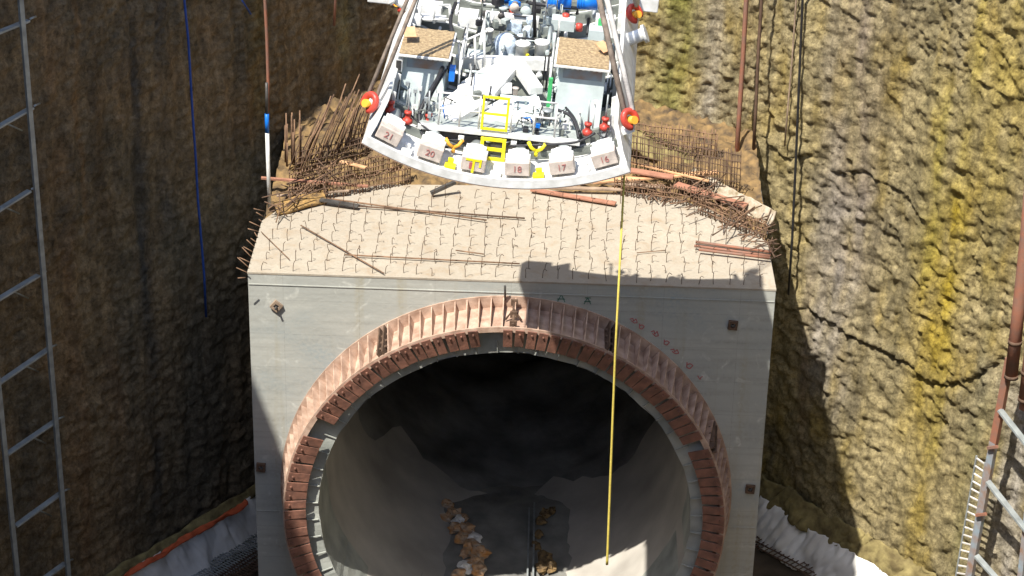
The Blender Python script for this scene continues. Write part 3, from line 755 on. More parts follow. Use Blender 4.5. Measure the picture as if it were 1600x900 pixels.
cloth('pale_kerb', drape(aL+dl*.0, bL, .28, -.05, 8.0, .10, 60, 4, .2, dl), M['moss'], 'dull ragged kerb above the left white sheet', 'kerb', .08)
cloth('rust_stained_crust', drape(at_z(428,322,.1), at_z(505,300,.2), .06, -.1, 17.0, .07, 90, 14, .6, Vector((.3, -.9, 0))), M['ochre'], 'orange stained crust under the rebars at the left back corner', 'crust', .1)
# white lime-coated shelf behind the right cages
cloth('lime_crust', drape(at_z(1085,262,.5), at_z(1215,330,.3), -.02, -.5, 11.0, .05, 90, 20, .35, Vector((-.5, -.8, 0))), M['lime'], 'whitish lime crust on the rock behind the right rebar cages', 'lime crust', .1)
cloth('yellow_crust', drape(at_z(985,215,.6), at_z(1090,255,-.2), .35, .0, 14.0, .2, 60, 12, .9, Vector((-.4, -.9, 0))), M['moss'], 'ochre crust on the rock foot just right of the shield', 'crust', .1)
# rebar mats lying at the bottom left
def mat_of_bars(p0, p1, n1_, wdir, wlen, n2_, label, ma):
    m = MB()
    for i in range(n1_):
        o_ = wdir*(wlen*i/(n1_-1)); m.tube([p0+o_, (p0+p1)/2+o_+Vector((0, 0, rnd.uniform(-.05, .05))), p1+o_], .03, 5)
    for i in range(n2_):
        q = p0.lerp(p1, i/(n2_-1)); m.tube([q-wdir*.1+Vector((0, 0, .04)), q+wdir*(wlen+.1)+Vector((0, 0, .04))], .022, 5)
    return tag(m.build('rebar_mat', ma), label, 'rebar mat')
mat_of_bars(at_z(398,832,-15.0), at_z(215,935,-15.0), 7, dl, 1.3, 46, 'rebar mat on the shaft floor below the left white sheet', M['galv'])
mat_of_bars(at_z(400,862,-14.9), at_z(290,935,-14.9), 5, dl, .8, 30, 'second rebar mat nearer the block at bottom left', M['rustd'])
mat_of_bars(at_z(1192,836,-15.2), at_z(1320,905,-15.2), 4, dr, .8, 20, 'rebar mat on the floor right of the block', M['rustd'])

# ------------------------------------------------------------------ ropes, pipes and hoses hanging on the rock
def wl(px, py, off):
    a, b_ = (LA, LB) if px < 700 else (RA, RB); return at_line(px, py, a, b_, off)
def hang(name, pts, off, r_, ma, label, cat, n=6, up=2.0):
    P_ = [wl(x, y, off) for x, y in pts]
    P_.insert(0, Vector((P_[0].x, P_[0].y, ZT+.3)) if up else P_[0])
    m = MB(); m.tube(P_, r_, n); return tag(m.build(name, ma), label, cat)
hang('blue_rope', [(288,0),(294,60),(297,110),(301,180),(306,250),(309,310),(314,370),(319,430),(322,495)], .45, .045, M['bluerope'], 'blue rope hanging down the dark rock at left', 'rope')
hang('rusty_pipe', [(414,0),(417,60),(419,130),(418,200)], .9, .06, M['rustpipe'], 'thin rusty pipe hanging above the white and blue pole', 'pipe')
p0 = at_z(421, 324, .1); 
po = empty('standing_pole', p0); tag(po, 'white pole with a blue top at the left back corner of the block', 'pole')
top_ = 3.3
m = MB(); m.tube([(0, 0, 0), (0, .0, top_*.82)], .065, 10); m.build('white_sleeve', M['white'], po)
m = MB(); m.tube([(0, 0, top_*.82), (0.01, .0, top_*1.02)], .07, 10); m.build('blue_band', M['blue'], po)
m = MB(); m.tube([(0.01, 0, top_*1.02), (0.03, .0, top_*1.35)], .05, 10); m.build('grey_tip', M['darksteel'], po)
hang('rusty_pipe', [(1166,0),(1161,90),(1155,180),(1149,275)], 1.5, .085, M['rustpipe'], 'rusty red pipe hanging down behind the right back corner', 'pipe')
hang('dark_pipe', [(1190,0),(1185,80),(1181,170),(1177,240)], 1.3, .06, M['rustd'], 'dark brown pipe hanging just right of the rusty red pipe', 'pipe')
hang('black_hose', [(1254,0),(1249,120),(1244,240),(1238,370),(1232,460)], .55, .045, M['blackhose'], 'long black hose hanging down the sunlit rock', 'hose')
hang('brown_cable', [(1244,0),(1238,90),(1230,180),(1226,228)], .5, .03, M['woodg'], 'thin brown cable left of the long black hose', 'cable')
hang('brown_cable', [(524,0),(522,40)], .6, .05, M['rustpipe'], 'short rusty pipe end at the top left of the shield', 'pipe')
hang('blue_rope', [(378,0),(392,22)], .6, .035, M['bluerope'], 'short end of blue rope at the top, left of the rusty pipe', 'rope')

# ------------------------------------------------------------------ steel ladder frame, left
OFF = 1.0
lf = empty('rung_frame', wl(105, 900, OFF)); lf['label'] = 'tall grey steel frame with slanting rungs on the dark rock at left'; lf['category'] = 'steel frame'
bo = lf.location.copy()
def fbar(pts, w_, h, name, ma, off=OFF):
    a, b_ = wl(*pts[0], off)-bo, wl(*pts[1], off)-bo; m = MB(); m.bar(a, b_, w_, h, Vector((.8, -.6, 0.01))); return m.build(name, ma, lf, .008)
fbar(((27,-60),(112,960)), .17, .10, 'upright', M['galv'])
fbar(((-4,590),(33,960)), .17, .10, 'upright', M['galv'])
for (a, b_) in (((44,32),(-30,62)), ((50,168),(-30,214)), ((46,298),(-30,346)), ((60,430),(-30,484)), ((76,545),(-30,618)), ((88,657),(10,710)), ((96,770),(24,822)), ((102,880),(40,925))):
    fbar((a, b_), .07, .20, 'rung', M['galv'], OFF-.12)
    q = wl(a[0]+4, a[1]-3, OFF-.1)-bo; q2 = wl(a[0]+12, a[1]-6, OFF-.9)-bo; m = MB(); m.tube([q, q2], .035); m.build('tie_rod', M['galv'], lf)
    if a[1] > 100: 
        q = wl(a[0]-38, a[1]+26, OFF-.1)-bo; q2 = wl(a[0]-16, a[1]+36, OFF-.7)-bo; m = MB(); m.tube([q, q2], .03); m.build('tie_rod', M['galv'], lf)

# ------------------------------------------------------------------ steel column, ladder and pipes, right
OFR = 1.1
rf = empty('steel_column', wl(1512, 900, OFR)); rf['label'] = 'rust and grey steel column frame with slanting rungs at the right edge'; rf['category'] = 'steel frame'
ro = rf.location.copy()
def rbar(pts, w_, h, name, ma, off=OFR, par=rf, org=None):
    org = ro if org is None else org
    a, b_ = wl(*pts[0], off)-org, wl(*pts[1], off)-org; m = MB(); m.bar(a, b_, w_, h, Vector((-.75, -.66, 0.01))); return m.build(name, ma, par, .008)
rbar(((1578,560),(1553,692)), .26, .18, 'rusty_post', M['rustpipe'])
rbar(((1553,690),(1506,950)), .26, .18, 'grey_post', M['bluesteel'])
rbar(((1606,800),(1590,950)), .2, .15, 'rear_post', M['bluesteel'])
rbar(((1602,590),(1598,640)), .2, .15, 'short_post', M['rustpipe'])
for a, b_ in (((1562,640),(1640,740)), ((1543,752),(1640,875)), ((1525,868),(1580,930))):
    rbar((a, b_), .09, .22, 'rung', M['galv'], OFR+.14)
for k, (y0_, x_) in enumerate(((700,1551), (805,1533), (915,1513))):
    rbar(((x_-8, y0_),(x_+8, y0_-2)), .1, .08, 'clip', M['rustpipe'], OFR+.2)
lad = empty('ladder', wl(1495, 905, OFR)); lad['label'] = 'narrow pale ladder with many rungs left of the right column'; lad['category'] = 'ladder'
lo = lad.location.copy()
rbar(((1526,712),(1486,945)), .05, .06, 'rail', M['galv'], OFR, lad, lo); rbar(((1540,722),(1502,945)), .05, .06, 'rail', M['galv'], OFR, lad, lo)
for k in range(20):
    t_ = k/19.5; rbar(((1526-40*t_, 716+233*t_),(1540-38*t_, 726+223*t_)), .05, .05, 'rung', M['slingw'], OFR, lad, lo)
def vpipe(pts, r_, label):
    P_ = [wl(x, y, OFR+.1) for x, y in pts]; e_ = empty('rusty_tube', P_[-1]); tag(e_, label, 'pipe'); b0 = P_[-1]
    m = MB(); m.tube([p-b0 for p in P_], r_, 16); m.build('tube_body', M['rustpipe'], e_)
    for p, q in ((P_[-1], P_[-2]), (P_[-2].lerp(P_[-1], .5), P_[-2])):
        d = (q-p).normalized(); m = MB(); m.tube([p-b0-d*.05, p-b0+d*.07], r_*1.12, 16); m.build('collar', M['rustd'], e_)
vpipe([(1625,120),(1604,370),(1592,480),(1580,588)], .21, 'thick rusty tube descending to the steel column at the right edge')
vpipe([(1640,400),(1612,540),(1602,624)], .22, 'second thick rusty tube at the very right edge')
pip = rod('thin_rod', (1538,588), (1556,612), (-4.5, -5.0), .03, M['rustpipe'], 'x', 'rod') if False else None

# tag line from the shield
p0 = Vector((3.0, -15.2, 11.6)); 
a_ = at_y(976, 262, -15.3); b_ = at_y(947, 882, -15.3); b_.x = a_.x+.02
m = MB(); m.tube([a_, Vector((a_.x-.02, a_.y, 6)), Vector((a_.x+.02, a_.y, 0)), b_], .024, 8, True, .036)
tag(m.build('yellow_rope', M['rope']), 'long yellow rope hanging straight down in front of the tunnel mouth', 'rope')
#MARK_B
# ------------------------------------------------------------------ hanging shield segment (bottom part of a tunnelling machine)
ORG = Vector((-.1236, -15.944, 10.776))
MT = Matrix.Rotation(R(-2), 4, 'Z') @ Matrix.Rotation(R(3.9), 4, 'Y')
sh = empty('shield_segment', ORG); sh.rotation_mode = 'XYZ'; sh.rotation_euler = MT.to_euler('XYZ')
sh['label'] = 'big white curved tunnelling shield section loaded with machinery, hanging from slings'; sh['category'] = 'tunnelling machine'
Mi = MT.to_3x3().transposed()
def T(px, py, yl):
    d = Mi @ ray(px, py); o_ = Mi @ (CAM-ORG); t_ = (yl-o_.y)/d.y; return o_+d*t_
def W(p): return ORG+MT.to_3x3() @ Vector(p)
RC = 6.82; CC = (0, RC); LEN = 11.4; A0 = R(27.3)
def RP(r_, a, y): return Vector((r_*math.sin(a), y, RC-r_*math.cos(a)))
B = lambda mm, name, ma, par=sh, bev=.012: mm.build(name, ma, par, bev)
B(MB().arc(6.66, 6.82, .05, LEN, -A0, A0, 40, CC), 'shell', M['white'])
B(MB().arc(6.60, 6.83, -.03, .05, -A0, A0, 40, CC), 'tail_lip', M['white'])
m = MB(); m.arc(6.835, 6.85, -.02, .20, -A0, A0, 40, CC); m.build('tail_seal', M['oxide'], sh)
B(MB().arc(6.46, 6.66, 1.25, 1.33, -A0*.97, A0*.97, 30, CC), 'thrust_bulkhead', M['shade'])
for s_ in (-1, 1):
    a = s_*A0; m = MB(); tdir = Vector((math.cos(a), 0, math.sin(a)))*.10*-s_
    m.poly([RP(6.66, a, .0), RP(6.35, a, .15), RP(5.95, a, .9), RP(5.95, a, LEN), RP(6.66, a, LEN)], tdir)
    B(m, 'side_flange', M['white'])
    for y in [1.6+k*1.1 for k in range(9)]:
        m = MB(); m.poly([RP(6.0, a, y), RP(6.0, a-s_*R(2.2), y), RP(6.66, a-s_*R(4.5), y), RP(6.66, a, y)], (0, .06, 0)); B(m, 'flange_rib', M['white'])
# wear strips along the inside, deck beams across
for k in range(10):
    y = 1.9+k*1.0; B(MB().arc(6.35, 6.66, y, y+.10, -A0*.96, A0*.96, 24, CC), 'frame_rib', M['shade'])
# thrust pads with numbers
def text_mesh(txt, size, ma, par, loc, rot, ex=.006):
    cu = bpy.data.curves.new('number', 'FONT'); cu.body = txt; cu.size = size; cu.align_x = 'CENTER'; cu.align_y = 'CENTER'; cu.extrude = ex
    to = bpy.data.objects.new('tmp', cu); col.objects.link(to); bpy.context.view_layer.update()
    dg = bpy.context.evaluated_depsgraph_get(); me = bpy.data.meshes.new_from_object(to.evaluated_get(dg)); col.objects.unlink(to); bpy.data.objects.remove(to)
    me.materials.clear(); me.materials.append(ma); o = bpy.data.objects.new('number', me); col.objects.link(o); o.parent = par; o.location = loc; o.rotation_euler = rot
    return o
for k, (deg, num) in enumerate(((-23.2,'21'), (-13.9,'20'), (-4.6,'19'), (4.6,'18'), (13.9,'17'), (23.0,'16'))):
    a = R(deg); c = RP(6.41, a, -.14); rot = Matrix.Rotation(-a, 3, 'Y')
    def q(x, y, z): return c+rot @ Vector((x, y, z))
    m = MB(); m.box(q(0, .42, 0), (.58, .30, .34), rot); pad = B(m, 'thrust_pad', M['beige'], sh, .02)
    m = MB(); m.box(q(0, .62, .02), (.58, .12, .42), rot); m.box(q(0, .76, .03), (.48, .16, .46), rot); m.poly([q(-.24, .84, .22), q(.24, .84, .22), q(.14, 1.04, .20), q(-.14, 1.04, .20)], rot @ Vector((0, 0, -.3))); B(m, 'pad_shoe', M['white'], pad)
    m = MB(); m.tube([q(0, .8, 0), q(0, 1.6, 0)], .15, 14); m.build('ram', M['galv'], pad)
    if num != '19': text_mesh(num, .22, M['sprayp'], pad, q(0, .262, .0), (R(90), -a, 0))
    else:
        m = MB(); m.box(q(-.02, .262, .12), (.34, .01, .05), rot); m.box(q(.0, .262, -.05), (.06, .01, .3), rot); m.box(q(.16, .262, .06), (.05, .01, .2), rot); m.build('yellow_tape', M['yellow'], pad)
        m = MB(); m.box(q(-.06, .258, -.02), (.07, .01, .16), rot); m.build('red_tape', M['sprayr'], pad)
for deg in (-9.2, 8.9, -18.5, 18.3, 0.2):
    a = R(deg); m = MB(); c = RP(6.60, a, .22); rot = Matrix.Rotation(-a, 3, 'Y')
    m.box(c, (.26, .22, .08), rot); m.box(c+Vector((0, .14, .06)), (.14, .12, .12), rot)
    B(m, 'lip_block', M['yellow'] if deg in (-9.2, 8.9) else M['white'])
# main deck
def slab(x0, x1, y0, y1, z0, z1): 
    return MB().box(((x0+x1)/2, (y0+y1)/2, (z0+z1)/2), (x1-x0, y1-y0, z1-z0))
DZ = .84
B(slab(-1.95, 1.90, 1.15, 1.25, DZ-.11, DZ+.02), 'deck_edge', M['white'])
B(slab(-1.93, 1.88, 1.25, 3.4, DZ-.05, DZ), 'deck', M['grey'])
B(slab(-1.05, 1.05, 3.4, 10.8, DZ-.05, DZ), 'gangway', M['shade'])
B(slab(-1.88, 1.83, 1.28, 1.75, .22, DZ-.10), 'cross_beam', M['darksteel'])
for x in (-1.62, -.9, .35, 1.0, 1.62): B(slab(x-.07, x+.07, 1.12, 1.3, DZ-.28, DZ-.17), 'deck_lug', M['white'])
# guard rails
def rails(name, segs, r_=.024, ma='white'):
    m = MB()
    for a, b_ in segs: m.tube([a, b_], r_, 8)
    return m.build(name, M[ma], sh)
xs = [-1.47, -.98, -.52]
for x in xs: rails('rail_post', [((x, 1.2, DZ), (x, 1.2, 1.70))])
rails('hand_rail', [((-1.47, 1.2, 1.70), (-.50, 1.2, 1.70))]); rails('mid_rail', [((-1.47, 1.2, 1.30), (-.50, 1.2, 1.30))])
for x in (.24, .78, 1.28): rails('rail_post', [((x, 1.2, DZ), (x, 1.2, 1.74))])
rails('hand_rail', [((.22, 1.2, 1.74), (1.28, 1.2, 1.74))]); rails('mid_rail', [((.22, 1.2, 1.34), (1.28, 1.2, 1.34))])
# side rails further in
for x, y0, y1 in ((-1.18, 3.2, 5.2), (1.02, 3.0, 4.6)):
    for y in (y0, (y0+y1)/2, y1): rails('rail_post', [((x, y, DZ), (x, y, DZ+1.05))])
    rails('hand_rail', [((x, y0, DZ+1.05), (x, y1, DZ+1.05))]); rails('mid_rail', [((x, y0, DZ+.55), (x, y1, DZ+.55))])
# yellow gate + ladder
def gate(x0, x1, y, zs, name, w_=.075):
    m = MB()
    for x in (x0, x1): m.box((x, y, (zs[0]+zs[-1])/2), (w_, .06, zs[-1]-zs[0]+w_))
    for z in zs: m.box(((x0+x1)/2, y, z), (x1-x0-w_, .055, w_))
    return B(m, name, M['yellow'])
gate(-.44, .14, 1.14, (.93, 1.32, 1.74), 'yellow_gate', .06)
gate(-.39, .13, 1.06, (.20, .45, .70), 'yellow_step_ladder', .085)
for (px, py) in ((708, 238), (837, 244)):
    p = T(px, py, .95); m = MB(); m.tube([p, p+Vector((0, 0, .14))], .045, 8)
    m.tube([p+Vector((0, 0, .12)), p+Vector((-.12, 0, .2)), p+Vector((-.2, 0, .34))], .045, 8); m.tube([p+Vector((0, 0, .12)), p+Vector((.12, 0, .2)), p+Vector((.2, 0, .34))], .045, 8)
    m.build('yellow_fork', M['orange'] if px < 750 else M['yellow'], sh)
# side cabins with gravelly roofs
for (x0, x1, yf, zb, zt, sg) in ((-2.68, -1.42, 2.9, .35, 1.88, -1), (1.10, 2.42, 2.7, .42, 2.12, 1)):
    m = MB()
    cx0, cx1 = x0+.10, x1-.08
    zs_ = zt-.42
    m.add([(cx0, yf+.15, zt-.05), (cx1, yf+.15, zt-.05), (cx1, yf+.15, zs_), (cx0, yf+.15, zs_), (cx0+.05 if sg < 0 else cx0, yf-.15, zb), (cx1-.02, yf-.15, zb),
           (cx0, yf+1.7, zt-.05), (cx1, yf+1.7, zt-.05), (cx0, yf+1.7, zb), (cx1, yf+1.7, zb)],
          [(0, 1, 2, 3), (3, 2, 5, 4), (6, 7, 1, 0), (4, 5, 9, 8), (7, 6, 8, 9), (0, 3, 4, 8, 6), (1, 7, 9, 5, 2)])
    cb = B(m, 'cabin', M['pale'])
    m = slab(cx0+.12, cx1-.08, yf+.135, yf+.152, zt-.40, zt-.08); wn = B(m, 'vent_panel', M['bluesteel'], cb, 0)
    for k in range(7):
        xx = cx0+.2+k*(cx1-cx0-.35)/6; m = slab(xx-.03, xx+.03, yf+.12, yf+.136, zt-.16, zt-.10); B(m, 'vent_slot', M['white'], wn, 0)
    B(slab(x0-.02, x1+.02, yf-.10, yf+1.68, zt-.06, zt), 'roof', M['white'], cb)
    rf_ = MB(); nx_ = 26; V = []
    for j in range(nx_+1):
        for i in range(nx_+1):
            V.append((x0+.03+(x1-x0-.06)*i/nx_, yf-.06+1.7*j/nx_, zt+.035+.018*noise.noise(Vector((i*.7, j*.7, x0)))))
    rf_.add(V, [(j*(nx_+1)+i, j*(nx_+1)+i+1, (j+1)*(nx_+1)+i+1, (j+1)*(nx_+1)+i) for j in range(nx_) for i in range(nx_)])
    o = rf_.build('roof_gravel', M['roofmat'], cb); s2 = o.modifiers.new('t', 'SOLIDIFY'); s2.thickness = .05; s2.offset = -1
    # foot pipes and fittings in front of the cabin
    for k in range(7):
        xx = cx0+.1+rnd.random()*(cx1-cx0-.2); y = yf-.5-rnd.random()*.8; z0 = .35+(abs(xx)*.16)
        m = MB(); h = rnd.uniform(.35, .8); m.tube([(xx, y, z0), (xx+rnd.uniform(-.05, .05), y+.05, z0+h)], .022, 6); m.box((xx, y, z0+h), (.09, .07, .09))
        m.build('valve_stem', M['galv'] if k % 2 else M['white'], sh)
B(slab(-2.73, -2.55, 2.85, 3.1, 1.4, 1.75), 'lamp_box', M['white'])
m = slab(-2.70, -2.58, 2.83, 2.852, 1.45, 1.7); m.build('lamp_glass', M['darksteel'], sh)
B(slab(1.0, 1.10, 2.62, 2.72, 1.0, 1.75), 'green_box', M['green'])
B(slab(-1.42, -1.28, 2.95, 3.2, 1.25, 1.6), 'blue_box', M['blue'])
# orange plates stuck on the roofs' outer corners
for (px, py, yl, a) in ((640, 50, 3.6, .3), (943, 73, 3.6, .9)):
    p = T(px, py, yl); rot = Matrix.Rotation(a, 3, 'Z') @ Matrix.Rotation(R(25), 3, 'X')
    m = MB(); m.box(p, (.30, .34, .03), rot); B(m, 'orange_plate', M['wood'], sh, .004)
# erector: two white box girders meeting in a peak, with plates
def girder(a, b_, w_, h, name='erector_girder', ma='white'):
    m = MB(); m.bar(a, b_, w_, h); return B(m, name, M[ma])
ap_ = T(800, 98, 4.6)
girder(T(694, 176, 2.0), T(778, 112, 4.0), .52, .22)
girder(T(700, 188, 1.7), T(752, 158, 2.4), .5, .18)
girder(T(765, 150, 2.6), T(812, 95, 4.4), .26, .20)
girder(T(838, 142, 2.8), T(806, 96, 4.4), .34, .20)
girder(T(715, 140, 3.0), T(800, 138, 3.1), .40, .14)
girder(T(712, 96, 4.6), T(862, 100, 4.6), .22, .30, 'cross_girder')
B(MB().poly([T(740, 178, 2.1), T(790, 150, 2.8), T(842, 150, 2.8), T(852, 186, 1.9), T(790, 192, 1.8)], (0, .02, -.10)), 'erector_plate', M['white'])
B(MB().poly([T(720, 128, 3.4), T(775, 92, 4.8), T(800, 110, 4.2), T(760, 132, 3.3)], (0, .02, -.12)), 'erector_plate', M['white'])
B(MB().poly([T(800, 160, 2.4), T(838, 146, 2.8), T(846, 178, 2.0), T(812, 184, 1.9)], (0, .02, -.12)), 'erector_plate', M['pale'])
# stair rail at upper left of the middle
for (a, b_) in (((716, 68), (762, 48)), ((717, 68), (717, 130)), ((742, 57), (743, 118)), ((716, 95), (750, 80)), ((757, 50), (757, 105))):
    rails('stair_rail', [(T(*a, 4.2), T(*b, 4.2)) for b in (b_,)], .03)
# wrapped tank, pots, domes
def pot(px, py, yl, r_, h, ma, name, rim=True, dome=False):
    p = T(px, py, yl)
    prof = [(r_*.98, -h), (r_, 0)] + ([(r_*1.12, 0), (r_*1.12, .06), (r_*.8, .06), (r_*.75, -.12), (.001, -.12)] if not dome else [(r_*.93, r_*.35), (r_*.7, r_*.66), (r_*.38, r_*.86), (.001, r_*.93)])
    m = MB(); m.lathe(prof, p, 22); return m.build(name, ma, sh)
pot(790, 68, 5.6, .30, .6, M['plastic'], 'wrapped_tank', dome=True)
pot(825, 47, 6.2, .13, .4, M['plastic'], 'wrapped_pump', dome=True)
pot(817, 70, 5.0, .17, .5, M['white'], 'open_pot'); pot(847, 68, 5.0, .17, .6, M['white'], 'open_pot')
pot(765, 49, 6.0, .09, .3, M['slingw'], 'small_cap')
pot(700, 175, 1.9, .10, .3, M['white'], 'bollard', dome=True)
# blue drive motors
for x0_, x1_ in ((855, 893), (902, 934)):
    a, b_ = T(x0_, 2, 8.2), T(x1_, 4, 8.2); m = MB(); m.tube([a, b_], .20, 20)
    for k in range(3): q = a.lerp(b_, (k+.5)/8); m.tube([q-Vector((.012, 0, 0)), q+Vector((.012, 0, 0))], .212, 20)
    m.build('blue_motor', M['blue'], sh)
# black feed pipe, standing
m = MB(); m.tube([T(836, 58, 6.0), T(835, 20, 6.0), T(834, -30, 6.0)], .045, 10); m.build('black_feed_pipe', M['dark'], sh)
# hoses
def hose(pts, r_=.035, ma='dark', name='hose'):
    P_ = [T(*p) for p in pts]; Q = []
    for i in range(len(P_)-1):
        a, b_, c, d = P_[max(i-1, 0)], P_[i], P_[i+1], P_[min(i+2, len(P_)-1)]
        for k in range(5):
            t_ = k/5; Q.append(.5*((2*b_)+(c-a)*t_+(2*a-5*b_+4*c-d)*t_*t_+(3*b_-a-3*c+d)*t_**3))
    Q.append(P_[-1]); m = MB(); m.tube(Q, r_, 7); return m.build(name, M[ma], sh)
hose([(694,100,3.2),(684,122,2.6),(668,150,2.0),(656,176,1.6),(657,200,1.3)], .05); hose([(700,104,3.2),(676,145,2.2),(662,182,1.5)], .03)
hose([(658,206,1.1),(668,222,.98),(690,229,.95),(730,232,.95),(760,230,1.0)], .03); hose([(795,228,1.0),(850,226,.95),(900,222,.95),(930,208,1.1)], .03)
hose([(872,172,1.9),(890,180,1.7),(900,196,1.4),(904,216,1.1)], .04); hose([(884,168,2.0),(897,184,1.6),(905,205,1.2)], .03)
hose([(640,178,1.5),(655,192,1.2),(672,205,1.1)], .022); hose([(934,208,1.1),(945,215,1.0),(950,200,1.3)], .022)
hose([(700,86,4.6),(707,60,5.4),(704,30,6.4),(712,5,7.4)], .05); hose([(706,90,4.4),(702,112,3.2)], .045)
hose([(955,110,3.4),(968,135,2.8),(972,165,2.2)], .035, 'dark'); hose([(728,85,4.4),(733,70,4.8),(745,62,5.0)], .02)
for k in range(16):
    px = 690+rnd.random()*170; py = 200+rnd.random()*22; hose([(px,py,1.5),(px+rnd.uniform(-25,25),py+rnd.uniform(5,14),1.2),(px+rnd.uniform(-40,40),py+rnd.uniform(-4,12),1.4)], .018, rnd.choice(('dark','rustd','galv','dark')))
for k in range(60):                                      # valve bank and fittings along the front of the deck
    x = rnd.choice((rnd.uniform(-1.9, -1.25), rnd.uniform(.25, 1.8), rnd.uniform(.25, 1.8))); y = rnd.uniform(1.3, 2.3); z = DZ+rnd.uniform(0, .22); c = rnd.choice(('white','galv','dark','grey','shade','dark','blue','darksteel','white'))
    m = MB(); q = Vector((x, y, z)); h = rnd.uniform(.08, .38)
    if k % 2: m.tube([q, q+Vector((rnd.uniform(-.08, .08), 0, h)), q+Vector((rnd.uniform(-.25, .25), .05, h*.6))], .018, 6); m.build('pipe', M[c], sh)
    else: m.box(q, (rnd.uniform(.05, .16), .1, rnd.uniform(.05, .16))); B(m, 'valve_block', M[c])
# red jack heads
for (px, py, yl) in ((610,170,1.35), (637,186,1.3), (669,190,1.5), (918,204,1.4), (945,196,1.4)):
    p = T(px, py, yl); m = MB(); m.lathe([(.001, -.10), (.12, -.10), (.12, .0), (.07, .02), (.06, .14), (.09, .14), (.09, .2), (.001, .2)], p, 10); jk = m.build('red_jack_head', M['red'], sh)
    m = MB(); m.tube([p+Vector((0, .02, .18)), p+Vector((rnd.uniform(-.05,.05), .1, .75))], .022, 6); m.build('jack_rod', M['galv'], jk)
for (px, py, yl) in ((905,42,6.5), (884,26,7.0), (800,18,8)):
    p = T(px, py, yl); m = MB(); m.lathe([(.001, -.1), (.09, -.1), (.09, .08), (.001, .1)], p, 12); m.build('red_valve', M['red'], sh)
# white lifting trunnions on both edges
for s_, y in ((-1, 7.6), (1, 6.9)):
    a = s_*A0; c = RP(6.25, a, y); n_ = Vector((math.cos(a)*s_, 0, abs(math.sin(a))*1.0))
    m = MB(); m.tube([c-n_*.1, c+n_*.42], .17, 18); m.tube([c+n_*.40, c+n_*.48], .24, 18); m.build('trunnion', M['white'], sh)
m = MB(); m.box((-3.62, 9.95, 1.15), (.85, 3.0, .5)); B(m, 'added_side_box', M['white'], sh, .03)  # added box, mostly out of view, extends the shield's cast shadow leftward
m = MB(); m.box((3.35, 10.4, 1.3), (.5, 2.0, .4)); B(m, 'added_side_box', M['white'], sh, .03)  # added counterpart on the right edge, out of view
# lifting lugs at the tail
for s_ in (-1, 1):
    a = s_*A0; c = RP(6.25, a, 1.1); n_ = Vector((math.cos(a)*s_, 0, abs(math.sin(a))))
    m = MB(); m.box(c+n_*.12, (.34, .34, .10), Matrix.Rotation(-a, 3, 'Y')); B(m, 'lifting_lug', M['white'])
# upper frames, cabinets, manifolds
def cab_(px, py, yl, w_, d, h, ma, name='control_box'):
    p = T(px, py, yl); return B(MB().box(p, (w_, d, h)), name, M[ma])
cab_(672, 14, 7.4, .62, .5, .30, 'white', 'cabinet'); cab_(676, 28, 6.8, .7, .25, .12, 'white', 'cabinet'); cab_(648, 30, 6.6, .35, .35, .22, 'white', 'cabinet')
for (a, b_) in (((654,8),(704,8)), ((656,30),(704,30)), ((656,8),(656,32)), ((678,6),(678,36)), ((703,8),(703,32))): rails('pipe_frame', [(T(*a, 6.6), T(*b_, 6.6))], .035)
cab_(945, 40, 6.6, .5, .4, .5, 'white', 'cabinet'); cab_(932, 52, 6.0, .4, .4, .3, 'pale', 'cabinet'); cab_(938, 38, 6.2, .12, .1, .3, 'green', 'green_box')
cab_(732, 28, 7.2, .5, .6, .3, 'white'); cab_(800, 30, 7.6, 1.4, .25, .25, 'white', 'manifold'); cab_(880, 36, 6.9, .6, .4, .3, 'pale'); cab_(742, 90, 4.9, .5, .4, .3, 'pale')
cols_ = ['white']*6+['pale']*3+['grey']*3+['shade']*3+['dark']*3+['darksteel', 'blue', 'galv', 'galv', 'plastic', 'yellow', 'beige']
for k in range(125):                                      # valves and boxes crowding the gangway
    y = rnd.uniform(1.6, 11); x = rnd.uniform(-1.3, 1.25); z = DZ+rnd.uniform(.05, .55)+(.2 if y > 6 else 0)
    if y < 4.6 and -1.3 < x < .75 and rnd.random() < .85: continue
    c = rnd.choice(cols_); m = MB(); s3 = rnd.uniform(.07, .22)
    if rnd.random() < .5: m.box((x, y, z), (s3*rnd.uniform(.7, 1.8), s3*rnd.uniform(.7, 1.5), s3*rnd.uniform(.6, 1.6)), Matrix.Rotation(rnd.uniform(0, 1), 3, 'Z')); B(m, 'control_box', M[c])
    else:
        m.lathe([(.001, -s3), (s3*.5, -s3), (s3*.5, s3*.4), (s3*.7, s3*.4), (s3*.7, s3*.6), (.001, s3*.6)], (x, y, z), 12, Matrix.Rotation(rnd.choice((0, 0, 1.57)), 3, 'X')); m.build('valve', M[c], sh)
for k in range(98):                                      # pipes
    y = rnd.uniform(2.0, 11); x = rnd.uniform(-1.35, 1.3); z = DZ+rnd.uniform(.0, .7); L_ = rnd.uniform(.4, 1.6)
    if y < 4.6 and -1.3 < x < .75 and rnd.random() < .85: continue
    d = rnd.choice((Vector((L_, 0, 0)), Vector((0, L_, 0)), Vector((0, 0, L_*.6)), Vector((0, L_, .1))))
    p = Vector((x, y, z)); q = p+d; 
    if abs(q.x) > 1.5: q.x = p.x
    e2 = q+Vector((0, rnd.uniform(-.1, .1), -rnd.uniform(.1, .4)))
    m = MB(); m.tube([p, q, e2], rnd.choice((.018, .025, .035, .05)), 8); m.build('pipe', M[rnd.choice(['white', 'white', 'pale', 'galv', 'grey', 'dark', 'dark', 'shade'])], sh)
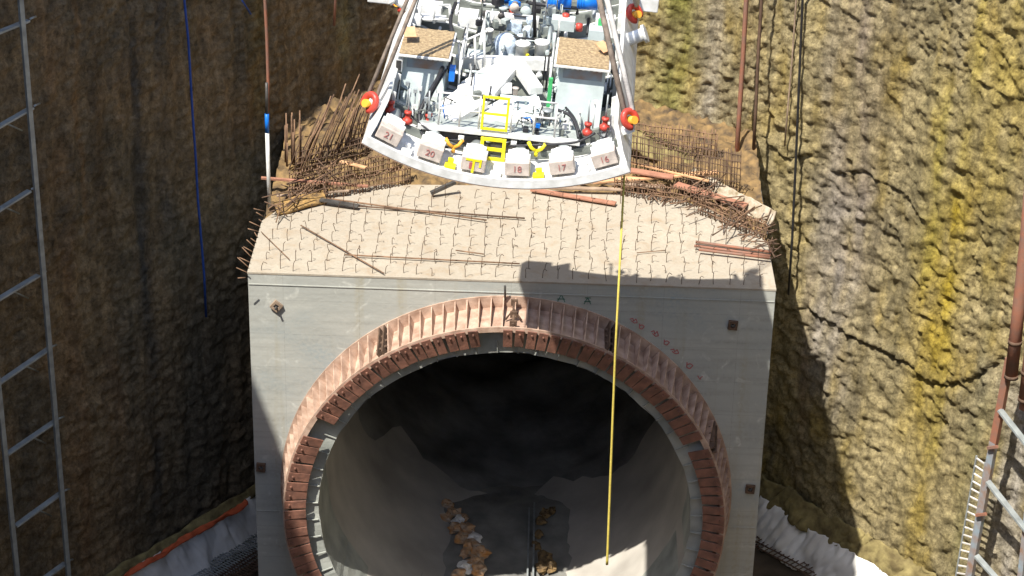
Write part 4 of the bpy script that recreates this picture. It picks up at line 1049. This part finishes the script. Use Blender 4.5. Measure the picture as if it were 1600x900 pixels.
for k in range(34):                                      # fittings between cabins and flanges
    s_ = rnd.choice((-1, 1)); y = rnd.uniform(1.3, 10.8); xa = rnd.uniform(1.6 if y > 4.8 else 2.35, 2.75); z = RC-math.sqrt(6.66**2-xa**2)+rnd.uniform(.05, .45)
    m = MB(); p = Vector((s_*xa, y, z)); m.tube([p, p+Vector((0, rnd.uniform(.3, 1.0), rnd.uniform(0, .2)))], rnd.choice((.02, .04, .06)), 8)
    m.build('pipe', M[rnd.choice(['white', 'white', 'galv', 'pale', 'dark'])], sh)

# ------------------------------------------------------------------ slings, shackles, hook
HK = at_y(836, -500, -9.0)
hook = empty('crane_hook', HK); tag(hook, 'heavy crane hook block above the hanging shield', 'crane hook')
m = MB(); m.box((0, 0, .8), (.34, .3, .7)); m.build('hook_block', M['yellow'], hook, .05)
m = MB(); m.tube([(0, 0, .5), (0, 0, .15), (.16, 0, 0), (.16, 0, -.28), (0, 0, -.40), (-.18, 0, -.3), (-.2, 0, -.15)], .06, 12); m.build('hook', M['darksteel'], hook)
m = MB(); m.tube([(-.1, 0, 1.1), (-.1, 0, 60)], .03, 6); m.build('hoist_rope', M['darksteel'], hook)
m = MB(); m.tube([(.1, 0, 1.1), (.1, 0, 60)], .03, 6); m.build('hoist_rope', M['darksteel'], hook)
def shackle(p, face, label, grp='red lifting shackles'):
    e_ = empty('shackle', p); tag(e_, label, 'shackle', grp)
    m = MB(); P_ = [(-.02+.0, 0, 0)]
    pts = [Vector((.17*math.cos(t_), 0, .20*math.sin(t_)+.02)) for t_ in [R(-60)+R(300)*k/18 for k in range(19)]]
    m.tube(pts, .08, 12); b0 = m.build('bow', M['red'], e_); b0.rotation_euler = face
    m = MB(); m.tube([(0, -.16, -.02), (0, .16, -.02)], .10, 12); b1 = m.build('pin', M['orange'], e_); b1.rotation_euler = face
    return e_
SL = [((577,161,1.0), 'red shackle with yellow pin at the near left corner of the shield'), ((985,187,1.0), 'red shackle with yellow pin at the near right corner of the shield'),
      ((626,5,8.4), 'red shackle at the far left edge of the shield'), ((992,22,8.0), 'red shackle at the far right edge of the shield')]
names_ = ['near left', 'near right', 'far left', 'far right']
for k, ((px, py, yl), lab) in enumerate(SL):
    p = W(T(px, py, yl)); shackle(p, (R(-25), R(25 if k % 2 == 0 else -25), R(-48 if k % 2 == 0 else 48)), lab)
    q0 = HK+Vector((0, 0, -.35)); d = (q0-p).normalized(); sd = d.cross(Vector((0, 1, 0))).normalized()
    for j, o_ in enumerate((-.10, .10)):
        m = MB(); a = p+d*.2+sd*o_; b_ = q0+sd*o_*.6
        if j == 0 or k < 2: m.tube([a, a.lerp(b_, .3)+Vector((0, 0, -.02)), a.lerp(b_, .65), b_], .048 if k != 1 else .07, 8)
        else: continue
        tag(m.build('lifting_sling', M['slingw'] if (k == 1 and j == 0) or k == 3 else M['sling']), f'{"inner" if (o_ > 0) == (k % 2 == 0) else "outer"} {"pale" if (k == 1 and j == 0) or k == 3 else "brown"} sling strand rising from the {names_[k]} shackle', 'sling', 'slings carrying the shield')
